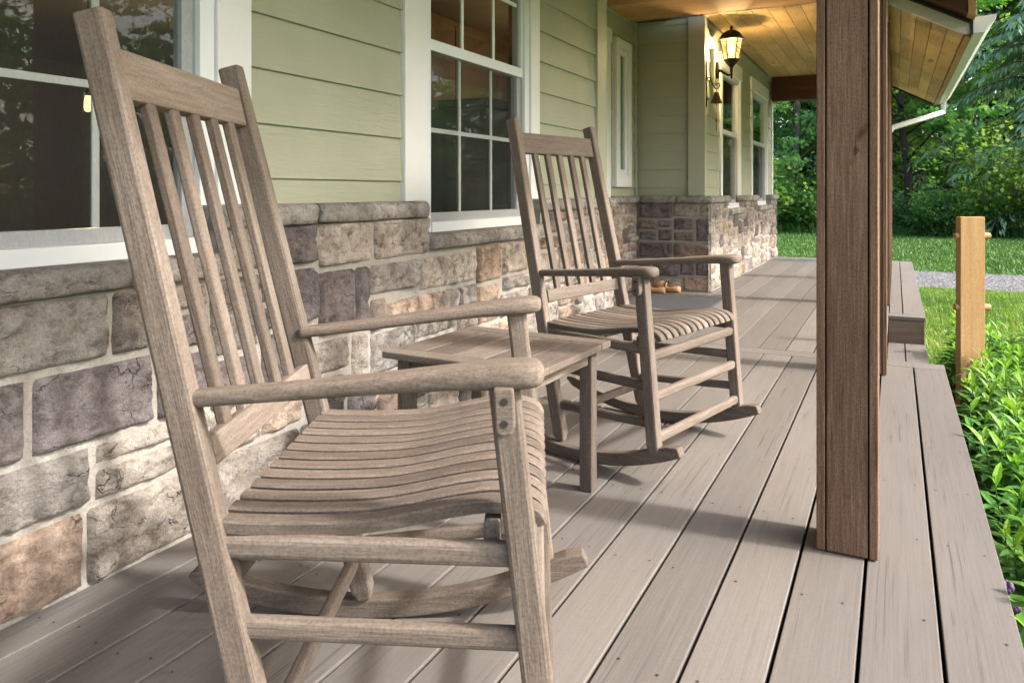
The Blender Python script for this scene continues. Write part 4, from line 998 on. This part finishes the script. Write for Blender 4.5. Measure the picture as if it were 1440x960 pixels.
# the dark wood behind: one mass of leaves nobody could count
random.seed(15); b = MB()
for k in range(26000):
    x = random.uniform(-24, 30); z = random.random() ** 1.2 * 17; y = 42 + random.uniform(-1.5, 2.5) + .6 * noise.noise((x * .4, z * .4, 2)) * 3
    leaf_quad(b, Vector((x, y, GZ + z)), rv() + Vector((0, -.3, -.5)), (Vector((0, -.6, .8)) + rv() * .6).normalized(), random.uniform(.35, .75), .16, min(1, max(0, .35 + .4 * noise.noise((x * .5, z * .7, 8)) + random.uniform(-.2, .2))))
for k in range(22000):
    y = random.uniform(-25, 60); z = random.random() ** 1.2 * 10; x = 34 + random.uniform(-1.5, 2.5)
    leaf_quad(b, Vector((x, y, GZ + z)), rv() + Vector((-.3, 0, -.5)), (Vector((-.6, 0, .8)) + rv() * .6).normalized(), random.uniform(.45, .95), .2, min(1, max(0, .3 + .4 * noise.noise((y * .5, z * .7, 8)) + random.uniform(-.2, .2))))
tag(b.build('far_woods', M['maple']), kind='stuff')
# fallen twigs and brown brush
random.seed(16); b = MB()
for k in range(140):
    x = random.uniform(-5, 6); y = random.uniform(26.2, 28.5); p = Vector((x, y, GZ)); d = rv(); d.z = abs(d.z) * .8 + .15
    L = random.uniform(.6, 2.0); b.tube([p, p + d * L * .5 + rv() * .1, p + d * L + rv() * .25], [.014, .009, .003], 4)
tag(b.build('dry_brush', M['bark']), kind='stuff')

# grass ---------------------------------------------------------------------
def grass(name, x0, x1, y0, y1, dens, h0, h1, w, mat, seed, keep=lambda x, y: True):
    random.seed(seed); b = MB(); N = int((x1 - x0) * (y1 - y0) * dens)
    for k in range(N):
        x, y = random.uniform(x0, x1), random.uniform(y0, y1)
        if not keep(x, y): continue
        a = random.uniform(0, 6.28); h = random.uniform(h0, h1); l = h * random.uniform(.1, .9); t = min(1, max(0, .45 + .45 * noise.noise((x * .9, y * .9, 1)) + .35 * noise.noise((x * 5, y * 5, 1)) + random.uniform(-.3, .3)))
        ww = w * random.uniform(.7, 1.3); c = (t, t, t)
        b.add([(x - sin(a) * ww, y + cos(a) * ww, GZ), (x + sin(a) * ww, y - cos(a) * ww, GZ), (x + cos(a) * l, y + sin(a) * l, GZ + h)], [(0, 1, 2)], c)
    return tag(b.build(name, mat), kind='stuff')
grass('lawn_grass', .2, 3.2, 4.5, 11.95, 3200, .02, .055, .0035, M['blade'], 1, lambda x, y: not (x < 1.4 and y < 6.2))
grass('far_lawn_grass', -6, 6, 14.3, 27.0, 420, .03, .07, .012, M['bladef'], 2)
grass('edge_grass', -7, 8, 25.6, 27.4, 420, .12, .42, .014, M['bladef'], 3)

# leafy plants along the deck edge -------------------------------------------------
def stem_plant(seed, stems, R0):
    random.seed(seed); b = MB(); sb = MB()
    for s_ in range(stems):
        a = random.uniform(0, 6.28); r = R0 * random.random() ** .6; base = Vector((cos(a) * r, sin(a) * r, 0)); H = random.uniform(.48, .66); lean = Vector((random.uniform(-.1, .1), random.uniform(-.1, .1), 1)).normalized()
        pts = [base + lean * H * i / 6 + Vector((.015 * sin(i + s_), .015 * cos(i * 1.3 + s_), 0)) for i in range(7)]
        sb.tube(pts, [.0042, .004, .0038, .0035, .003, .0026, .002], 5)
        n = 30
        for k in range(n):
            f_ = (k + .5) / n; z = .06 + .94 * f_; i = min(5, int(z * 6)); p = pts[i].lerp(pts[i + 1], z * 6 - i); aa = k * 2.399 + random.uniform(-.3, .3)
            up = -.15 + .6 * f_ + (1.1 if f_ > .9 else 0) + random.uniform(-.2, .2)
            d = Vector((cos(aa), sin(aa), up)).normalized(); L = 1.25 * (.085 + .055 * sin(pi * min(1, f_ * 1.05))) * random.uniform(.75, 1.2) * (.62 if f_ > .93 else 1)
            nr = Vector((-cos(aa) * up, -sin(aa) * up, 1)).normalized(); tone = .12 + .42 * f_ + random.uniform(-.1, .1) + (.38 if f_ > .86 else 0)
            leaf_quad(b, p, d, nr, L, L * .135, min(1, max(0, tone)), fold=L * .035, seg=2, droop=L * random.uniform(.05, .35))
    me = b; off = len(me.v); me.v += sb.v; me.c += [(.3, .3, .3)] * len(sb.v); me.f += [tuple(i + off for i in f) for f in sb.f]; me.m += sb.m
    return me.build('leafy_perennial', M['perennial'])
pl = [stem_plant(50 + k, 6, .14) for k in range(5)]
random.seed(60); spots = []; first = set()
y = 1.2
while y < 5.9:
    x = .43 if y > 2.6 else .38
    while x < 1.25:
        xx, yy = x + random.uniform(-.05, .05), y + random.uniform(-.06, .06)
        if not ((xx - .36) ** 2 + (yy - 4.9) ** 2 < .012): spots.append((xx, yy))
        x += .17
    y += .19
for i, (x, y) in enumerate(spots):
    p_ = pl[i % 5]
    o = p_ if i < 5 else p_.copy()
    if i >= 5: COL.objects.link(o)
    low = y < 2.6
    o.location = (x, y, GZ + .005); o.rotation_euler = (0, 0, random.uniform(0, 6.28)); s = random.uniform(.66, .80) if low else random.uniform(.64, .82); o.scale = (s, s, s * random.uniform(.9, 1.05))
    where = 'shorter leafy green perennial in the bed beside the near deck boards' if low else ('leafy green perennial with yellow tips between the deck and the cedar post' if y < 4.9 else 'leafy green perennial with yellow tips in the bed beyond the cedar post')
    tag(o, where, 'plant', {True: 'short perennials beside the near deck', False: 'perennials in the bed along the deck'}[low] + (' beyond the post' if y >= 4.9 else ''))
# broad leaved plant, strap leaved clump and purple flowers near the frame's lower right
random.seed(61)
t = thing('broadleaf_plant', (.315, 2.33, GZ), 0, 'broad round leaved plant beside the deck edge below the perennials', 'plant')
b = MB(); sb = MB()
for k in range(9):
    a = k * .7 + .3; p = Vector((cos(a) * .09, sin(a) * .09, random.uniform(.20, .34))); sb.tube([(0, 0, 0), p * .6, p], .003, 5)
    leaf_quad(b, p, Vector((cos(a), sin(a), .15)), Vector((-.2 * cos(a), -.2 * sin(a), 1)), .12, .045, random.random(), fold=.008, seg=2, droop=.03)
b.build('leaf', M['broad'], t, smooth=True); sb.build('stem', M['broad'], t)
t = thing('purple_flower_plant', (.27, 2.02, GZ), 0, 'plant with small dark purple flowers and strap leaves at the deck edge', 'plant')
b = MB(); fb = MB(); sb = MB()
for k in range(46):
    a = random.uniform(0, 6.28); L = random.uniform(.22, .42); d = Vector((cos(a), sin(a), 0)); pts = [Vector((0, 0, 0)) + d * .03, d * L * .25 + Vector((0, 0, L * .6)), d * L * .55 + Vector((0, 0, L * .72)), d * L * .85 + Vector((0, 0, L * .5))]
    s = Vector((-sin(a), cos(a), 0)) * .005; vs = []
    for i, p in enumerate(pts): w_ = (1, 1.1, .8, .1)[i]; vs += [p - s * w_, p + s * w_]
    tone = random.random(); b.add(vs, [(0, 1, 3, 2), (2, 3, 5, 4), (4, 5, 7, 6)], (tone,) * 3)
b.build('strap_leaf', M['perennial'], t)
for k in range(5):
    a = k * 1.3; p = Vector((cos(a) * .05, sin(a) * .05, random.uniform(.40, .47))); sb.tube([(0, 0, 0), p * .5 + Vector((.01, 0, 0)), p], .002, 5)
    fb = MB()
    for q in range(9): fb.lathe([(.002, -.009), (.007, -.003), (.008, .003), (.003, .009)], p + rv() * .008, 6)
    fb.build('flower', M['petal'], t, smooth=True)
sb.build('flower_stem', M['perennial'], t)

# ------------------------------------------------------------------ light, world, camera
w = bpy.data.worlds.new('World'); scene.world = w; w.use_nodes = True
nt = w.node_tree; bg = nt.nodes['Background']; sk = nt.nodes.new('ShaderNodeTexSky'); sk.sky_type = 'NISHITA'; sk.sun_disc = False
EL = R(38.5); AZ = math.atan2(.107, .994)          # sun toward +X, a little +Y
sk.sun_elevation = EL; sk.sun_rotation = math.atan2(.994, .107); sk.air_density = 1.0; sk.dust_density = 4.0
nt.links.new(sk.outputs[0], bg.inputs[0]); bg.inputs[1].default_value = .15
sl_ = bpy.data.lights.new('sun', 'SUN'); sl_.energy = 1.6; sl_.angle = R(4); sl_.color = (1, .985, .96)
so = bpy.data.objects.new('sun', sl_); COL.objects.link(so)
D = Vector((cos(EL) * cos(AZ), cos(EL) * sin(AZ), sin(EL))); so.rotation_euler = D.to_track_quat('Z', 'Y').to_euler(); so.location = D * 30
cam = bpy.data.cameras.new('camera'); co_ = bpy.data.objects.new('camera', cam); COL.objects.link(co_)
co_.location = (0, 0, .886); co_.rotation_euler = (R(90), 0, R(27.04)); cam.sensor_width = 36; cam.lens = 26.4; cam.shift_y = -.1458
cam.clip_start = .02; cam.clip_end = 600
cam.dof.use_dof = True; cam.dof.focus_distance = 2.9; cam.dof.aperture_fstop = 16
scene.camera = co_
vs_ = scene.view_settings; vs_.view_transform = 'Standard'; vs_.look = 'None'; vs_.gamma = 1; vs_.exposure = 2.18; vs_.use_curve_mapping = False
scene.render.engine = 'CYCLES'
try:
    scene.cycles.use_denoising = True
    scene.cycles.max_bounces = 8; scene.cycles.transparent_max_bounces = 12
except Exception: pass
